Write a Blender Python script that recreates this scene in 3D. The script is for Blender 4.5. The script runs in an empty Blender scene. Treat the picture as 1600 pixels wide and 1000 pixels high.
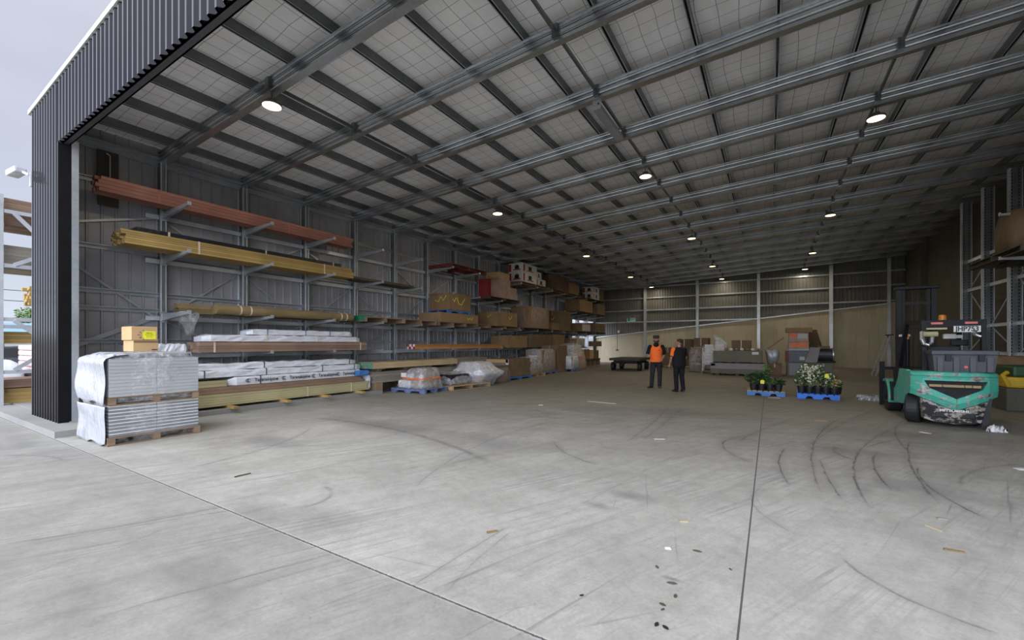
import bpy, bmesh, math, random
from mathutils import Vector, Matrix, Euler

random.seed(7)
SC = bpy.context.scene
COL = SC.collection
R = math.radians
PI = math.pi

# ------------------------------------------------------------------ camera
PSI = math.atan(403 / 660.0)
cam_d = bpy.data.cameras.new('camera')
cam_d.sensor_fit = 'HORIZONTAL'
cam_d.sensor_width = 36.0
cam_d.lens = 36.0 * 660 / 1600.0
cam_d.shift_y = 37.0 / 1600.0
cam_d.clip_end = 500
cam = bpy.data.objects.new('camera', cam_d)
COL.objects.link(cam)
cam.location = (0, 0, 1.6)
cam.rotation_euler = (PI / 2, 0, PSI)
SC.camera = cam

# ------------------------------------------------------------------ sky
SKY_FRONT = 6.0
world = bpy.data.worlds.new('overcast_sky')
SC.world = world
world.use_nodes = True
wn, wl = world.node_tree.nodes, world.node_tree.links
wn.clear()
w_out = wn.new('ShaderNodeOutputWorld')
w_bg = wn.new('ShaderNodeBackground')
w_tc = wn.new('ShaderNodeTexCoord')
w_sep = wn.new('ShaderNodeSeparateXYZ')
w_rmp = wn.new('ShaderNodeValToRGB')
w_noise = wn.new('ShaderNodeTexNoise')
w_noise.inputs['Scale'].default_value = 2.2
w_noise.inputs['Detail'].default_value = 4
w_map = wn.new('ShaderNodeMapping')
w_map.inputs['Scale'].default_value = (1, 1, 3)
w_cl = wn.new('ShaderNodeMapRange')
w_cl.inputs['From Min'].default_value = 0.3
w_cl.inputs['From Max'].default_value = 0.7
w_cl.inputs['To Min'].default_value = 0.93
w_cl.inputs['To Max'].default_value = 1.07
w_mul = wn.new('ShaderNodeMixRGB')
w_mul.blend_type = 'MULTIPLY'
w_mul.inputs['Fac'].default_value = 1
e = w_rmp.color_ramp.elements
e[0].position = 0.0
e[0].color = (0.26, 0.26, 0.25, 1)
e[1].position = 1.0
e[1].color = (0.8, 0.82, 0.9, 1)
for p, c in ((0.02, (0.60, 0.66, 0.74, 1)), (0.12, (0.53, 0.58, 0.69, 1)), (0.4, (0.51, 0.535, 0.65, 1)), (0.62, (0.62, 0.64, 0.73, 1))):
    k = e.new(p)
    k.color = c
wl.new(w_tc.outputs['Generated'], w_sep.inputs[0])
wl.new(w_sep.outputs['Z'], w_rmp.inputs['Fac'])
wl.new(w_tc.outputs['Generated'], w_map.inputs['Vector'])
wl.new(w_map.outputs[0], w_noise.inputs['Vector'])
wl.new(w_noise.outputs['Fac'], w_cl.inputs['Value'])
wl.new(w_rmp.outputs['Color'], w_mul.inputs['Color1'])
wl.new(w_cl.outputs[0], w_mul.inputs['Color2'])
# added boost: the sky half facing the opening is brightened to light the interior
w_side = wn.new('ShaderNodeMapRange')
w_side.interpolation_type = 'SMOOTHSTEP'
w_side.inputs['From Min'].default_value = 0.05
w_side.inputs['From Max'].default_value = -0.75
w_side.inputs['To Min'].default_value = 1.0
w_side.inputs['To Max'].default_value = SKY_FRONT
w_mul2 = wn.new('ShaderNodeMixRGB')
w_mul2.blend_type = 'MULTIPLY'
w_mul2.inputs['Fac'].default_value = 1
wl.new(w_sep.outputs['Y'], w_side.inputs['Value'])
wl.new(w_mul.outputs[0], w_mul2.inputs['Color1'])
wl.new(w_side.outputs[0], w_mul2.inputs['Color2'])
wl.new(w_mul2.outputs[0], w_bg.inputs['Color'])
w_bg.inputs['Strength'].default_value = 1.0
wl.new(w_bg.outputs[0], w_out.inputs['Surface'])

SC.view_settings.view_transform = 'Standard'
SC.view_settings.look = 'None'
SC.view_settings.gamma = 1
SC.view_settings.use_curve_mapping = False
SC.view_settings.exposure = 0.25
LAMP_W = 33.0

# ------------------------------------------------------------------ material helpers
class NT:
    def __init__(self, name):
        self.m = bpy.data.materials.new(name)
        self.m.use_nodes = True
        self.n = self.m.node_tree.nodes
        self.l = self.m.node_tree.links
        self.b = self.n['Principled BSDF']
        self.out = self.n['Material Output']

    def node(self, t, **kw):
        x = self.n.new('ShaderNode' + t)
        for k, v in kw.items():
            if k in ('operation', 'blend_type', 'noise_dimensions', 'feature', 'interpolation_type', 'wave_type', 'bands_direction', 'musgrave_type', 'distance', 'clamp', 'use_clamp'):
                setattr(x, k, v)
            else:
                x.inputs[k.replace('_', ' ')].default_value = v
        return x

    def link(self, a, b):
        self.l.new(a, b)

    def coord(self, scale=(1, 1, 1), kind='Object'):
        tc = self.node('TexCoord')
        mp = self.node('Mapping')
        mp.inputs['Scale'].default_value = scale
        self.link(tc.outputs[kind], mp.inputs['Vector'])
        return mp.outputs[0]

    def noise(self, vec, scale, detail=4, rough=0.55):
        x = self.node('TexNoise')
        x.inputs['Scale'].default_value = scale
        x.inputs['Detail'].default_value = detail
        x.inputs['Roughness'].default_value = rough
        if vec is not None:
            self.link(vec, x.inputs['Vector'])
        return x.outputs['Fac']

    def ramp(self, fac, *stops):
        x = self.node('ValToRGB')
        el = x.color_ramp.elements
        el[0].position, el[0].color = stops[0][0], c4(stops[0][1])
        el[1].position, el[1].color = stops[-1][0], c4(stops[-1][1])
        for p, c in stops[1:-1]:
            k = el.new(p)
            k.color = c4(c)
        self.link(fac, x.inputs['Fac'])
        return x.outputs['Color']

    def mix(self, fac, a, b, mode='MIX'):
        x = self.node('MixRGB')
        x.blend_type = mode
        for s, v in (('Fac', fac), ('Color1', a), ('Color2', b)):
            if isinstance(v, (int, float)):
                x.inputs[s].default_value = v if s == 'Fac' else (v, v, v, 1)
            elif isinstance(v, tuple):
                x.inputs[s].default_value = c4(v)
            else:
                self.link(v, x.inputs[s])
        return x.outputs[0]

    def math(self, op, a, b=None, c=None, clamp=False):
        x = self.node('Math')
        x.operation = op
        x.use_clamp = clamp
        for i, v in enumerate((a, b, c)):
            if v is None:
                continue
            if isinstance(v, (int, float)):
                x.inputs[i].default_value = v
            else:
                self.link(v, x.inputs[i])
        return x.outputs[0]

    def bump(self, h, strength=0.3, dist=0.02):
        x = self.node('Bump')
        x.inputs['Strength'].default_value = strength
        x.inputs['Distance'].default_value = dist
        self.link(h, x.inputs['Height'])
        self.link(x.outputs[0], self.b.inputs['Normal'])

    def set(self, rough=None, metal=None, **kw):
        if rough is not None:
            self.b.inputs['Roughness'].default_value = rough
        if metal is not None:
            self.b.inputs['Metallic'].default_value = metal
        for k, v in kw.items():
            self.b.inputs[k.replace('_', ' ')].default_value = v
        return self


def c4(c):
    return (c[0], c[1], c[2], 1.0)


def plain(name, c, rough=0.6, metal=0.0, var=0.12, scale=6, spec=0.5, bump=0.0, rnd=0.0):
    t = NT(name).set(rough, metal)
    t.b.inputs['Specular IOR Level'].default_value = spec
    v = t.noise(t.coord(), scale)
    lo = tuple(x * (1 - var) for x in c)
    hi = tuple(min(1, x * (1 + var)) for x in c)
    col = t.ramp(v, (0.3, lo), (0.7, hi))
    if rnd:
        oi = t.node('ObjectInfo')
        f = t.math('MULTIPLY_ADD', oi.outputs['Random'], 2 * rnd, 1 - rnd)
        col = t.mix(1.0, col, f, 'MULTIPLY')
    t.link(col, t.b.inputs['Base Color'])
    if bump:
        t.bump(v, bump)
    return t.m


def wood(name, c, axis=1, var=0.35, rough=0.75, rnd=0.18, grain=14):
    t = NT(name).set(rough)
    t.b.inputs['Specular IOR Level'].default_value = 0.25
    sc = [grain, grain, grain]
    sc[axis] = grain * 0.05
    v = t.noise(t.coord(tuple(sc)), 1.6, 5, 0.65)
    v2 = t.noise(t.coord((1.3, 0.8, 1.3)), 1.7, 3)
    lo = tuple(x * (1 - var) for x in c)
    hi = tuple(min(1, x * (1 + var * 0.8)) for x in c)
    col = t.ramp(v, (0.28, lo), (0.5, c), (0.72, hi))
    col = t.mix(0.5, col, t.ramp(v2, (0.3, tuple(x * 0.75 for x in c)), (0.7, hi)), 'MIX')
    oi = t.node('ObjectInfo')
    f = t.math('MULTIPLY_ADD', oi.outputs['Random'], 2 * rnd, 1 - rnd)
    col = t.mix(1.0, col, f, 'MULTIPLY')
    t.link(col, t.b.inputs['Base Color'])
    t.bump(v, 0.25, 0.004)
    return t.m


def galv(name, c=(0.42, 0.45, 0.47), rough=0.36, metal=0.45):
    t = NT(name).set(rough, metal)
    v = t.node('TexVoronoi')
    v.inputs['Scale'].default_value = 26
    t.link(t.coord(), v.inputs['Vector'])
    n = t.noise(t.coord((1, 1, 1)), 1.3, 4)
    col = t.ramp(n, (0.3, tuple(x * 0.78 for x in c)), (0.7, tuple(x * 1.15 for x in c)))
    col = t.mix(0.14, col, v.outputs['Color'], 'SOFT_LIGHT')
    t.link(col, t.b.inputs['Base Color'])
    return t.m


M = {}
M['galv'] = galv('galvanised_steel')
M['galv_rafter'] = galv('rafter_steel', (0.56, 0.59, 0.61), 0.27, 0.9)
M['galv_bright'] = galv('bright_galvanised_steel', (0.66, 0.69, 0.71), 0.32, 0.3)
M['galv_dark'] = galv('shaded_galvanised_purlin_steel', (0.15, 0.16, 0.165), 0.27, 0.5)  # darker copy of the galvanised steel, channel shade put into its colour
M['clad'] = plain('charcoal_wall_cladding', (0.0125, 0.0115, 0.015), 0.11, 0.0, 0.1, 1.2, 0.15)
M['clad_in'] = plain('grey_wall_sheet', (0.33, 0.325, 0.34), 0.4, 0.1, 0.2, 0.9, 0.5)
M['clad_back'] = plain('olive_grey_wall_sheet', (0.145, 0.142, 0.125), 0.45, 0.1, 0.15, 0.9, 0.5)
M['black_flash'] = plain('black_flashing', (0.008, 0.008, 0.009), 0.5, 0, 0.2, 3, 0.12)
M['white_cap'] = plain('off_white_capping', (0.66, 0.69, 0.66), 0.45)
M['dark_steel'] = plain('dark_steel', (0.07, 0.075, 0.08), 0.45, 0.4)
M['cardboard'] = plain('brown_cardboard', (0.27, 0.175, 0.095), 0.85, 0, 0.15, 3, 0.15, 0.05, 0.12)
M['cardboard_light'] = plain('light_cardboard', (0.52, 0.34, 0.17), 0.8, 0, 0.08, 3, 0.2)
M['cardboard_dark'] = plain('dark_cardboard', (0.17, 0.12, 0.075), 0.85, 0, 0.15, 3, 0.15, 0.05, 0.15)
M['tape'] = plain('packing_tape', (0.42, 0.3, 0.16), 0.25)
M['paint_yellow'] = plain('yellow_marker_paint', (0.62, 0.62, 0.04), 0.5)
M['yellow_label'] = plain('yellow_label', (0.78, 0.76, 0.04), 0.5)
M['white'] = plain('white_print', (0.72, 0.71, 0.68), 0.55, 0, 0.06)
M['black'] = plain('black_rubber', (0.012, 0.012, 0.013), 0.6, 0, 0.3)
M['red'] = plain('red_print', (0.30, 0.03, 0.036), 0.55)
M['red_dull'] = plain('faded_red_paint', (0.17, 0.03, 0.028), 0.6)
M['orange_strap'] = plain('orange_tape', (0.75, 0.16, 0.03), 0.5)
M['strap_white'] = plain('pale_strap', (0.62, 0.5, 0.38), 0.5)
M['strap_dark'] = plain('dark_strap', (0.05, 0.07, 0.06), 0.5)
M['wood_red'] = wood('red_brown_timber', (0.37, 0.165, 0.12), 1)
M['wood_yellow'] = wood('yellow_pine_timber', (0.37, 0.25, 0.088), 1, 0.32)
M['wood_pole'] = wood('treated_pole_timber', (0.20, 0.145, 0.07), 1, 0.4)
M['wood_brown'] = wood('brown_rough_sawn_timber', (0.25, 0.165, 0.115), 1, 0.35)
M['wood_green'] = wood('green_treated_timber', (0.42, 0.38, 0.21), 1, 0.22)
M['wood_grey'] = wood('weathered_grey_timber', (0.26, 0.235, 0.19), 1, 0.3)
M['wood_pale'] = wood('pale_pine_timber', (0.5, 0.38, 0.22), 1, 0.2)
M['wood_orange'] = wood('orange_laminated_timber', (0.42, 0.2, 0.07), 1, 0.25)
M['wood_pallet'] = wood('pallet_timber', (0.24, 0.17, 0.11), 0, 0.3)
M['wood_pallet_new'] = wood('new_pallet_timber', (0.42, 0.30, 0.16), 0, 0.22)
M['wood_dark'] = wood('dark_timber', (0.085, 0.07, 0.055), 1, 0.3)
M['blue'] = plain('blue_pallet_paint', (0.045, 0.16, 0.42), 0.5, 0, 0.25, 5, 0.4)
M['blue_dull'] = plain('dull_blue_plastic', (0.13, 0.17, 0.30), 0.5, 0, 0.2)
M['blue_plastic'] = plain('blue_plastic', (0.006, 0.14, 0.60), 0.38, 0, 0.1)
M['green_end'] = plain('green_wax_paint', (0.02, 0.17, 0.08), 0.6)
M['teal_end'] = plain('teal_wax_paint', (0.10, 0.28, 0.20), 0.6)
M['black_wrap'] = plain('black_plastic_wrap', (0.015, 0.016, 0.02), 0.3, 0, 0.4, 12, 0.5, 0.5)
M['white_wrap'] = plain('white_plastic_wrap', (0.66, 0.68, 0.71), 0.35, 0, 0.1, 9, 0.5, 0.5)
M['sheet_grey'] = plain('light_grey_board', (0.42, 0.43, 0.43), 0.5, 0, 0.08, 2)
M['sheet_dark'] = plain('mid_grey_board', (0.21, 0.22, 0.23), 0.5, 0, 0.08, 2)
M['sheet_edge'] = plain('white_board_edge', (0.72, 0.73, 0.72), 0.5)
M['bed_olive'] = plain('olive_grey_steel_crate', (0.115, 0.112, 0.075), 0.55, 0, 0.15, 2)
M['bed_grey'] = plain('mauve_grey_board', (0.24, 0.225, 0.225), 0.55, 0, 0.1, 2)
M['print_text'] = plain('dark_lettering', (0.04, 0.045, 0.05), 0.6)
M['leaf'] = plain('dark_green_leaf', (0.028, 0.075, 0.022), 0.45, 0, 0.5, 9, 0.4, 0, 0.3)
M['leaf_light'] = plain('mid_green_leaf', (0.09, 0.16, 0.045), 0.5, 0, 0.4, 9, 0.4, 0, 0.3)
M['petal'] = plain('cream_petal', (0.75, 0.72, 0.52), 0.6)
M['petal_pink'] = plain('peach_petal', (0.7, 0.45, 0.25), 0.6)
M['pot'] = plain('black_plastic_pot', (0.012, 0.012, 0.014), 0.45, 0, 0.2)
M['stem'] = plain('plant_stake', (0.28, 0.19, 0.09), 0.7)
M['skin'] = plain('skin', (0.42, 0.22, 0.15), 0.55, 0, 0.08)
M['hair'] = plain('dark_hair', (0.022, 0.018, 0.016), 0.7, 0, 0.3, 30)
M['vest'] = plain('orange_high_visibility_cloth', (0.95, 0.17, 0.025), 0.75, 0, 0.08, 14, 0.3, 0.2)
M['cloth_black'] = plain('black_cloth', (0.012, 0.012, 0.015), 0.85, 0, 0.3, 14, 0.2, 0.2)
M['cloth_trousers'] = plain('charcoal_cloth', (0.022, 0.024, 0.024), 0.85, 0, 0.3, 14, 0.2, 0.2)
M['cap_cloth'] = plain('brown_cap_cloth', (0.05, 0.028, 0.026), 0.85, 0, 0.3, 14)
M['boot'] = plain('dark_boot_leather', (0.02, 0.017, 0.016), 0.5, 0, 0.2)
M['fork_black'] = plain('black_machine_paint', (0.008, 0.0085, 0.0095), 0.5, 0.0, 0.35, 6, 0.25)
M['toolbox'] = plain('dark_grey_moulded_plastic', (0.06, 0.062, 0.072), 0.45, 0, 0.15, 5)
M['chrome'] = plain('bright_metal', (0.6, 0.6, 0.58), 0.25, 0.9, 0.1)
M['aluminium'] = plain('ladder_aluminium', (0.5, 0.5, 0.49), 0.4, 0.7, 0.1)
M['red_lens'] = plain('red_lamp_lens', (0.62, 0.09, 0.07), 0.3)
M['amber_lens'] = plain('amber_beacon_lens', (0.6, 0.2, 0.02), 0.3)
M['blue_roof'] = plain('pale_blue_roof', (0.22, 0.4, 0.62), 0.5)
M['bags'] = plain('pink_white_bags', (0.66, 0.5, 0.5), 0.6, 0, 0.25, 14)
M['yellow_paint'] = plain('yellow_machine_paint', (0.62, 0.4, 0.02), 0.45, 0, 0.15)
M['green_paint'] = plain('dark_green_paint', (0.015, 0.07, 0.02), 0.45)
M['lamp_body'] = plain('lamp_housing', (0.12, 0.12, 0.12), 0.45, 0.4)
M['camera_white'] = plain('white_lamp_housing', (0.68, 0.68, 0.7), 0.4)
M['floral'] = plain('printed_carton', (0.36, 0.23, 0.18), 0.5, 0, 0.22, 3)
M['engine_dark'] = plain('dark_machine_casing', (0.05, 0.052, 0.065), 0.35, 0.3, 0.3)
M['sheen_grey'] = plain('silver_plastic_wrap', (0.4, 0.42, 0.45), 0.25, 0.2, 0.3, 18, 0.5, 0.6)


def emit(name, c, s):
    t = NT(name)
    t.b.inputs['Emission Color'].default_value = c4(c)
    t.b.inputs['Emission Strength'].default_value = s
    t.b.inputs['Base Color'].default_value = c4(c)
    return t.m


M['dry_stick'] = plain('dry_stick_wood', (0.36, 0.31, 0.19), 0.8)
M['lamp_glow'] = emit('warm_lit_diffuser', (1.0, 0.80, 0.46), 3.0)
M['exit_glow'] = emit('lit_exit_sign', (0.25, 0.4, 0.36), 0.25)


def wrap_mat(name, tint=(0.8, 0.82, 0.85), alpha=0.5, rough=0.18):
    t = NT(name)
    t.n.remove(t.b)
    tr = t.node('BsdfTransparent')
    df = t.node('BsdfDiffuse')
    df.inputs['Color'].default_value = c4(tint)
    gl = t.node('BsdfGlossy')
    gl.inputs['Roughness'].default_value = rough
    gl.inputs['Color'].default_value = (0.9, 0.9, 0.92, 1)
    n = t.noise(t.coord((1, 1, 1)), 7.0, 5, 0.6)
    n2 = t.noise(t.coord((0.6, 0.6, 3.0)), 3.0, 4, 0.6)
    bp = t.node('Bump')
    bp.inputs['Strength'].default_value = 0.9
    bp.inputs['Distance'].default_value = 0.05
    t.link(t.math('ADD', n, n2), bp.inputs['Height'])
    t.link(bp.outputs[0], df.inputs['Normal'])
    t.link(bp.outputs[0], gl.inputs['Normal'])
    m1 = t.node('MixShader')
    m1.inputs[0].default_value = 0.3
    t.link(df.outputs[0], m1.inputs[1])
    t.link(gl.outputs[0], m1.inputs[2])
    m2 = t.node('MixShader')
    mr = t.node('MapRange')
    mr.inputs['From Min'].default_value = 0.36
    mr.inputs['From Max'].default_value = 0.66
    mr.inputs['To Min'].default_value = max(0.03, alpha - 0.17)
    mr.inputs['To Max'].default_value = min(0.97, alpha + 0.2)
    t.link(n, mr.inputs['Value'])
    t.link(mr.outputs[0], m2.inputs[0])
    t.link(tr.outputs[0], m2.inputs[1])
    t.link(m1.outputs[0], m2.inputs[2])
    t.link(m2.outputs[0], t.out.inputs['Surface'])
    return t.m


M['film'] = wrap_mat('clear_stretch_film', alpha=0.36)
M['film_white'] = wrap_mat('milky_stretch_film', (0.85, 0.86, 0.9), 0.8)
M['film_thin'] = wrap_mat('thin_stretch_film', alpha=0.16)
def milky():
    t = NT('glossy_milky_film').set(0.22)
    n = t.noise(t.coord((1.0, 1.0, 0.55)), 5.0, 5, 0.6)
    n2 = t.noise(t.coord(), 2.2, 3)
    t.link(t.ramp(n2, (0.3, (0.40, 0.41, 0.43)), (0.7, (0.52, 0.53, 0.55))), t.b.inputs['Base Color'])
    t.b.inputs['Alpha'].default_value = 0.93
    t.bump(n, 0.85, 0.05)
    return t.m


M['film_milky'] = milky()
M['film_dark'] = wrap_mat('black_stretch_film', (0.03, 0.03, 0.035), 0.8)


def rust_paint(name, c, rust=0.5):
    t = NT(name).set(0.42)
    a = t.noise(t.coord((1, 1, 2.4)), 5.5, 8, 0.68)
    b = t.noise(t.coord((1, 1, 1)), 2.1, 5)
    mask = t.ramp(t.math('ADD', a, t.math('MULTIPLY', b, 0.55)), (rust + 0.30, (0, 0, 0)), (rust + 0.36, (1, 1, 1)))
    base = t.ramp(b, (0.3, tuple(x * 0.8 for x in c)), (0.7, tuple(x * 1.12 for x in c)))
    worn = t.ramp(t.noise(t.coord(), 17, 4), (0.35, (0.10, 0.05, 0.03)), (0.5, (0.30, 0.27, 0.23)), (0.66, (0.45, 0.43, 0.4)))
    t.link(t.mix(mask, base, worn), t.b.inputs['Base Color'])
    t.bump(mask, 0.2, 0.003)
    return t.m


M['fork_green'] = rust_paint('worn_green_machine_paint', (0.06, 0.40, 0.285), 0.5)
M['fork_worn'] = rust_paint('chipped_black_machine_paint', (0.022, 0.022, 0.024), 0.40)


def perforated(name):
    t = NT(name).set(0.38, 0.7)
    tc = t.node('TexCoord')
    sp = t.node('SeparateXYZ')
    t.link(tc.outputs['Object'], sp.inputs[0])
    z = t.math('FRACT', t.math('MULTIPLY', sp.outputs['Z'], 10.0))
    zz = t.math('LESS_THAN', t.math('ABSOLUTE', t.math('SUBTRACT', z, 0.5)), 0.24)
    x = t.math('LESS_THAN', t.math('ABSOLUTE', t.math('SUBTRACT', t.math('ABSOLUTE', sp.outputs['X']), 0.075)), 0.012)
    n = t.noise(tc.outputs['Object'], 1.4)
    base = t.ramp(n, (0.3, (0.21, 0.225, 0.24)), (0.7, (0.33, 0.35, 0.36)))
    t.link(t.mix(t.math('MULTIPLY', zz, x), base, (0.01, 0.01, 0.01)), t.b.inputs['Base Color'])
    return t.m


M['perf'] = perforated('perforated_upright_steel')


def roof_mat():
    t = NT('roof_blanket_with_wire_mesh').set(0.5)
    tc = t.node('TexCoord')
    sp = t.node('SeparateXYZ')
    t.link(tc.outputs['Object'], sp.inputs[0])
    wob = t.noise(t.coord((1, 1, 1)), 0.5, 2)
    wob2 = t.math('MULTIPLY', t.math('SUBTRACT', wob, 0.5), 0.25)

    def lines(v, pitch, w):
        f = t.math('FRACT', t.math('DIVIDE', t.math('ADD', v, wob2), pitch))
        return t.math('LESS_THAN', t.math('ABSOLUTE', t.math('SUBTRACT', f, 0.5)), w / pitch)
    g = t.math('MAXIMUM', lines(sp.outputs['X'], 0.3, 0.005), lines(sp.outputs['Y'], 0.3, 0.005))
    n = t.noise(t.coord((2.2, 0.7, 1)), 1.8, 4, 0.6)
    base = t.ramp(n, (0.3, (0.80, 0.795, 0.79)), (0.7, (0.92, 0.915, 0.91)))
    t.link(t.mix(t.math('MULTIPLY', g, 0.75), base, (0.09, 0.09, 0.09)), t.b.inputs['Base Color'])
    t.bump(n, 0.5, 0.06)
    return t.m


M['roof'] = roof_mat()


STREAK = 63


def floor_mat(name, inside):
    """weathered slab: mottling, broom streaks, joints, stains and tyre arcs, in metres"""
    t = NT(name).set(0.62)
    t.b.inputs['Specular IOR Level'].default_value = 0.35
    tc = t.node('TexCoord')
    P = tc.outputs['Object']
    sp = t.node('SeparateXYZ')
    t.link(P, sp.inputs[0])
    X, Y = sp.outputs['X'], sp.outputs['Y']
    big = t.noise(P, 0.33, 5, 0.6)
    mid = t.noise(P, 1.6, 6, 0.65)
    fine = t.noise(P, 42, 3, 0.6)

    def turned(deg, sx, sy):
        # local x runs along the direction deg in the slab
        a = t.node('Mapping')
        a.inputs['Rotation'].default_value = (0, 0, R(-deg))
        t.link(P, a.inputs['Vector'])
        b = t.node('Mapping')
        b.inputs['Scale'].default_value = (sx, sy, 1)
        t.link(a.outputs[0], b.inputs['Vector'])
        return b.outputs[0]
    streak = t.noise(turned(70, 0.28, 5.0), 1.0, 6, 0.7)
    base = t.ramp(big, (0.25, (0.28, 0.274, 0.243)), (0.5, (0.345, 0.338, 0.301)), (0.75, (0.395, 0.387, 0.346)))
    base = t.mix(0.7, base, t.ramp(mid, (0.3, (0.40, 0.395, 0.39)), (0.7, (0.60, 0.595, 0.585))), 'OVERLAY')
    base = t.mix(0.28, base, t.ramp(streak, (0.36, (0.33, 0.33, 0.33)), (0.5, (0.5, 0.5, 0.5)), (0.68, (0.58, 0.58, 0.58))), 'OVERLAY')
    med = t.noise(P, 8.0, 8, 0.7)
    base = t.mix(0.4, base, t.ramp(med, (0.32, (0.36, 0.36, 0.36)), (0.5, (0.5, 0.5, 0.5)), (0.68, (0.62, 0.62, 0.62))), 'OVERLAY')
    base = t.mix(0.2, base, t.ramp(fine, (0.3, (0.3, 0.3, 0.3)), (0.7, (0.7, 0.7, 0.7))), 'OVERLAY')
    # thin scrape lines in several directions
    for ang, sx, sy, lo, k in ((72, 9.0, 0.22, 0.70, 0.45), (104, 11.0, 0.3, 0.715, 0.4), (48, 10.0, 0.3, 0.715, 0.4), (10, 12.0, 0.4, 0.73, 0.35)):
        ln = t.noise(turned(ang, sy, sx), 1.0, 3, 0.75)
        lm = t.ramp(ln, (lo - 0.06, (0, 0, 0)), (lo, (1, 1, 1)))
        base = t.mix(t.math('MULTIPLY', lm, k), base, (0.13, 0.127, 0.12))
    bunch = t.ramp(t.noise(P, 0.8, 3, 0.6), (0.45, (0, 0, 0)), (0.62, (1, 1, 1)))
    ln = t.ramp(t.noise(turned(STREAK, 0.3, 24.0), 1.0, 3, 0.7), (0.5, (0, 0, 0)), (0.64, (1, 1, 1)))
    base = t.mix(t.math('MULTIPLY', t.math('MULTIPLY', ln, bunch), 0.5), base, (0.15, 0.147, 0.14))
    spot = t.ramp(t.noise(P, 23, 2, 0.5), (0.70, (0, 0, 0)), (0.76, (1, 1, 1)))
    base = t.mix(t.math('MULTIPLY', spot, 0.3), base, (0.12, 0.12, 0.115))
    dark = None

    def add(m):
        nonlocal dark
        dark = m if dark is None else t.math('MAXIMUM', dark, m)

    if inside:
        # worn-in dirt deeper in, with some warm lamp tone painted in; ragged edge
        dirt_and_lamp_tint = t.node('MapRange')
        dirt_and_lamp_tint.inputs['From Min'].default_value = 6.0
        dirt_and_lamp_tint.inputs['From Max'].default_value = 15.0
        t.link(t.math('ADD', Y, t.math('MULTIPLY', t.math('SUBTRACT', big, 0.5), 9.0)), dirt_and_lamp_tint.inputs['Value'])
        base = t.mix(t.math('MULTIPLY', dirt_and_lamp_tint.outputs[0], 0.85), base, (0.60, 0.54, 0.46), 'MULTIPLY')
    else:
        base = t.mix(1.0, base, (0.83, 0.828, 0.825), 'MULTIPLY')
    brk = t.ramp(t.noise(P, 3.2, 5, 0.7), (0.33, (0.25, 0.25, 0.25)), (0.55, (1, 1, 1)))

    def arc(cx, cy, r, a0, a1, w, k):
        dx, dy = t.math('SUBTRACT', X, cx), t.math('SUBTRACT', Y, cy)
        d = t.math('SQRT', t.math('ADD', t.math('MULTIPLY', dx, dx), t.math('MULTIPLY', dy, dy)))
        off = t.math('ABSOLUTE', t.math('SUBTRACT', d, t.math('ADD', t.math('MULTIPLY', mid, 0.08), r - 0.04)))
        core = t.math('SUBTRACT', 1.0, t.math('DIVIDE', off, w * 0.42), clamp=True)
        halo = t.math('MULTIPLY', t.math('SUBTRACT', 1.0, t.math('DIVIDE', off, w * 2.0), clamp=True), 0.28)
        ring = t.math('MAXIMUM', core, halo)
        am, half = (a0 + a1) / 2, abs(a1 - a0) / 2
        dot = t.math('ADD', t.math('MULTIPLY', dx, math.cos(am)), t.math('MULTIPLY', dy, math.sin(am)))
        cosv = t.math('DIVIDE', dot, t.math('MAXIMUM', d, 0.001))
        lim = math.cos(half)
        soft = max(0.0004, (1 - lim) * 0.35)
        ang = t.math('DIVIDE', t.math('SUBTRACT', cosv, lim), soft, clamp=True)
        add(t.math('MULTIPLY', t.math('MULTIPLY', ring, ang), k))

    for a in (ARCS if inside else ARCS_OUT):
        arc(*a[:6], min(1.0, a[6] * 1.35))
    if dark is not None:
        dk = t.math('MULTIPLY', dark, brk)
        base = t.mix(dk, base, (0.07, 0.067, 0.063))

    def blot(cx, cy, rx, ry, k):
        dx = t.math('DIVIDE', t.math('SUBTRACT', X, cx), rx)
        dy = t.math('DIVIDE', t.math('SUBTRACT', Y, cy), ry)
        d = t.math('SQRT', t.math('ADD', t.math('MULTIPLY', dx, dx), t.math('MULTIPLY', dy, dy)))
        d = t.math('ADD', d, t.math('MULTIPLY', t.math('SUBTRACT', mid, 0.5), 1.1))
        return t.math('MULTIPLY', t.math('SUBTRACT', 1.15, d, clamp=True), k, clamp=True)
    for a in (BLOTS if inside else BLOTS_OUT):
        base = t.mix(t.math('MULTIPLY', blot(*a), 1.25, clamp=True), base, (0.12, 0.115, 0.11))
    if inside:
        # scuffed traffic dirt further in
        sc = t.ramp(t.noise(turned(15, 1.2, 3.2), 1.0, 6, 0.72), (0.46, (0, 0, 0)), (0.66, (1, 1, 1)))
        far = t.node('MapRange')
        far.inputs['From Min'].default_value = 4.5
        far.inputs['From Max'].default_value = 9.0
        t.link(Y, far.inputs['Value'])
        base = t.mix(t.math('MULTIPLY', t.math('MULTIPLY', sc, far.outputs[0]), 0.38), base, (0.13, 0.118, 0.10))
    if inside:
        j = t.math('LESS_THAN', t.math('ABSOLUTE', t.math('ADD', X, 0.15)), 0.006)
        base = t.mix(t.math('MULTIPLY', j, 0.9), base, (0.05, 0.05, 0.05))
        for yy in (8.9, 15.8, 22.6):
            j = t.math('LESS_THAN', t.math('ABSOLUTE', t.math('SUBTRACT', Y, yy)), 0.006)
            base = t.mix(t.math('MULTIPLY', j, 0.35), base, (0.05, 0.05, 0.05))
    # the construction joint in front of the shed
    jn = t.math('ABSOLUTE', t.math('SUBTRACT', t.math('ADD', Y, t.math('MULTIPLY', t.math('SUBTRACT', fine, 0.5), 0.02)), 2.04))
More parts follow.
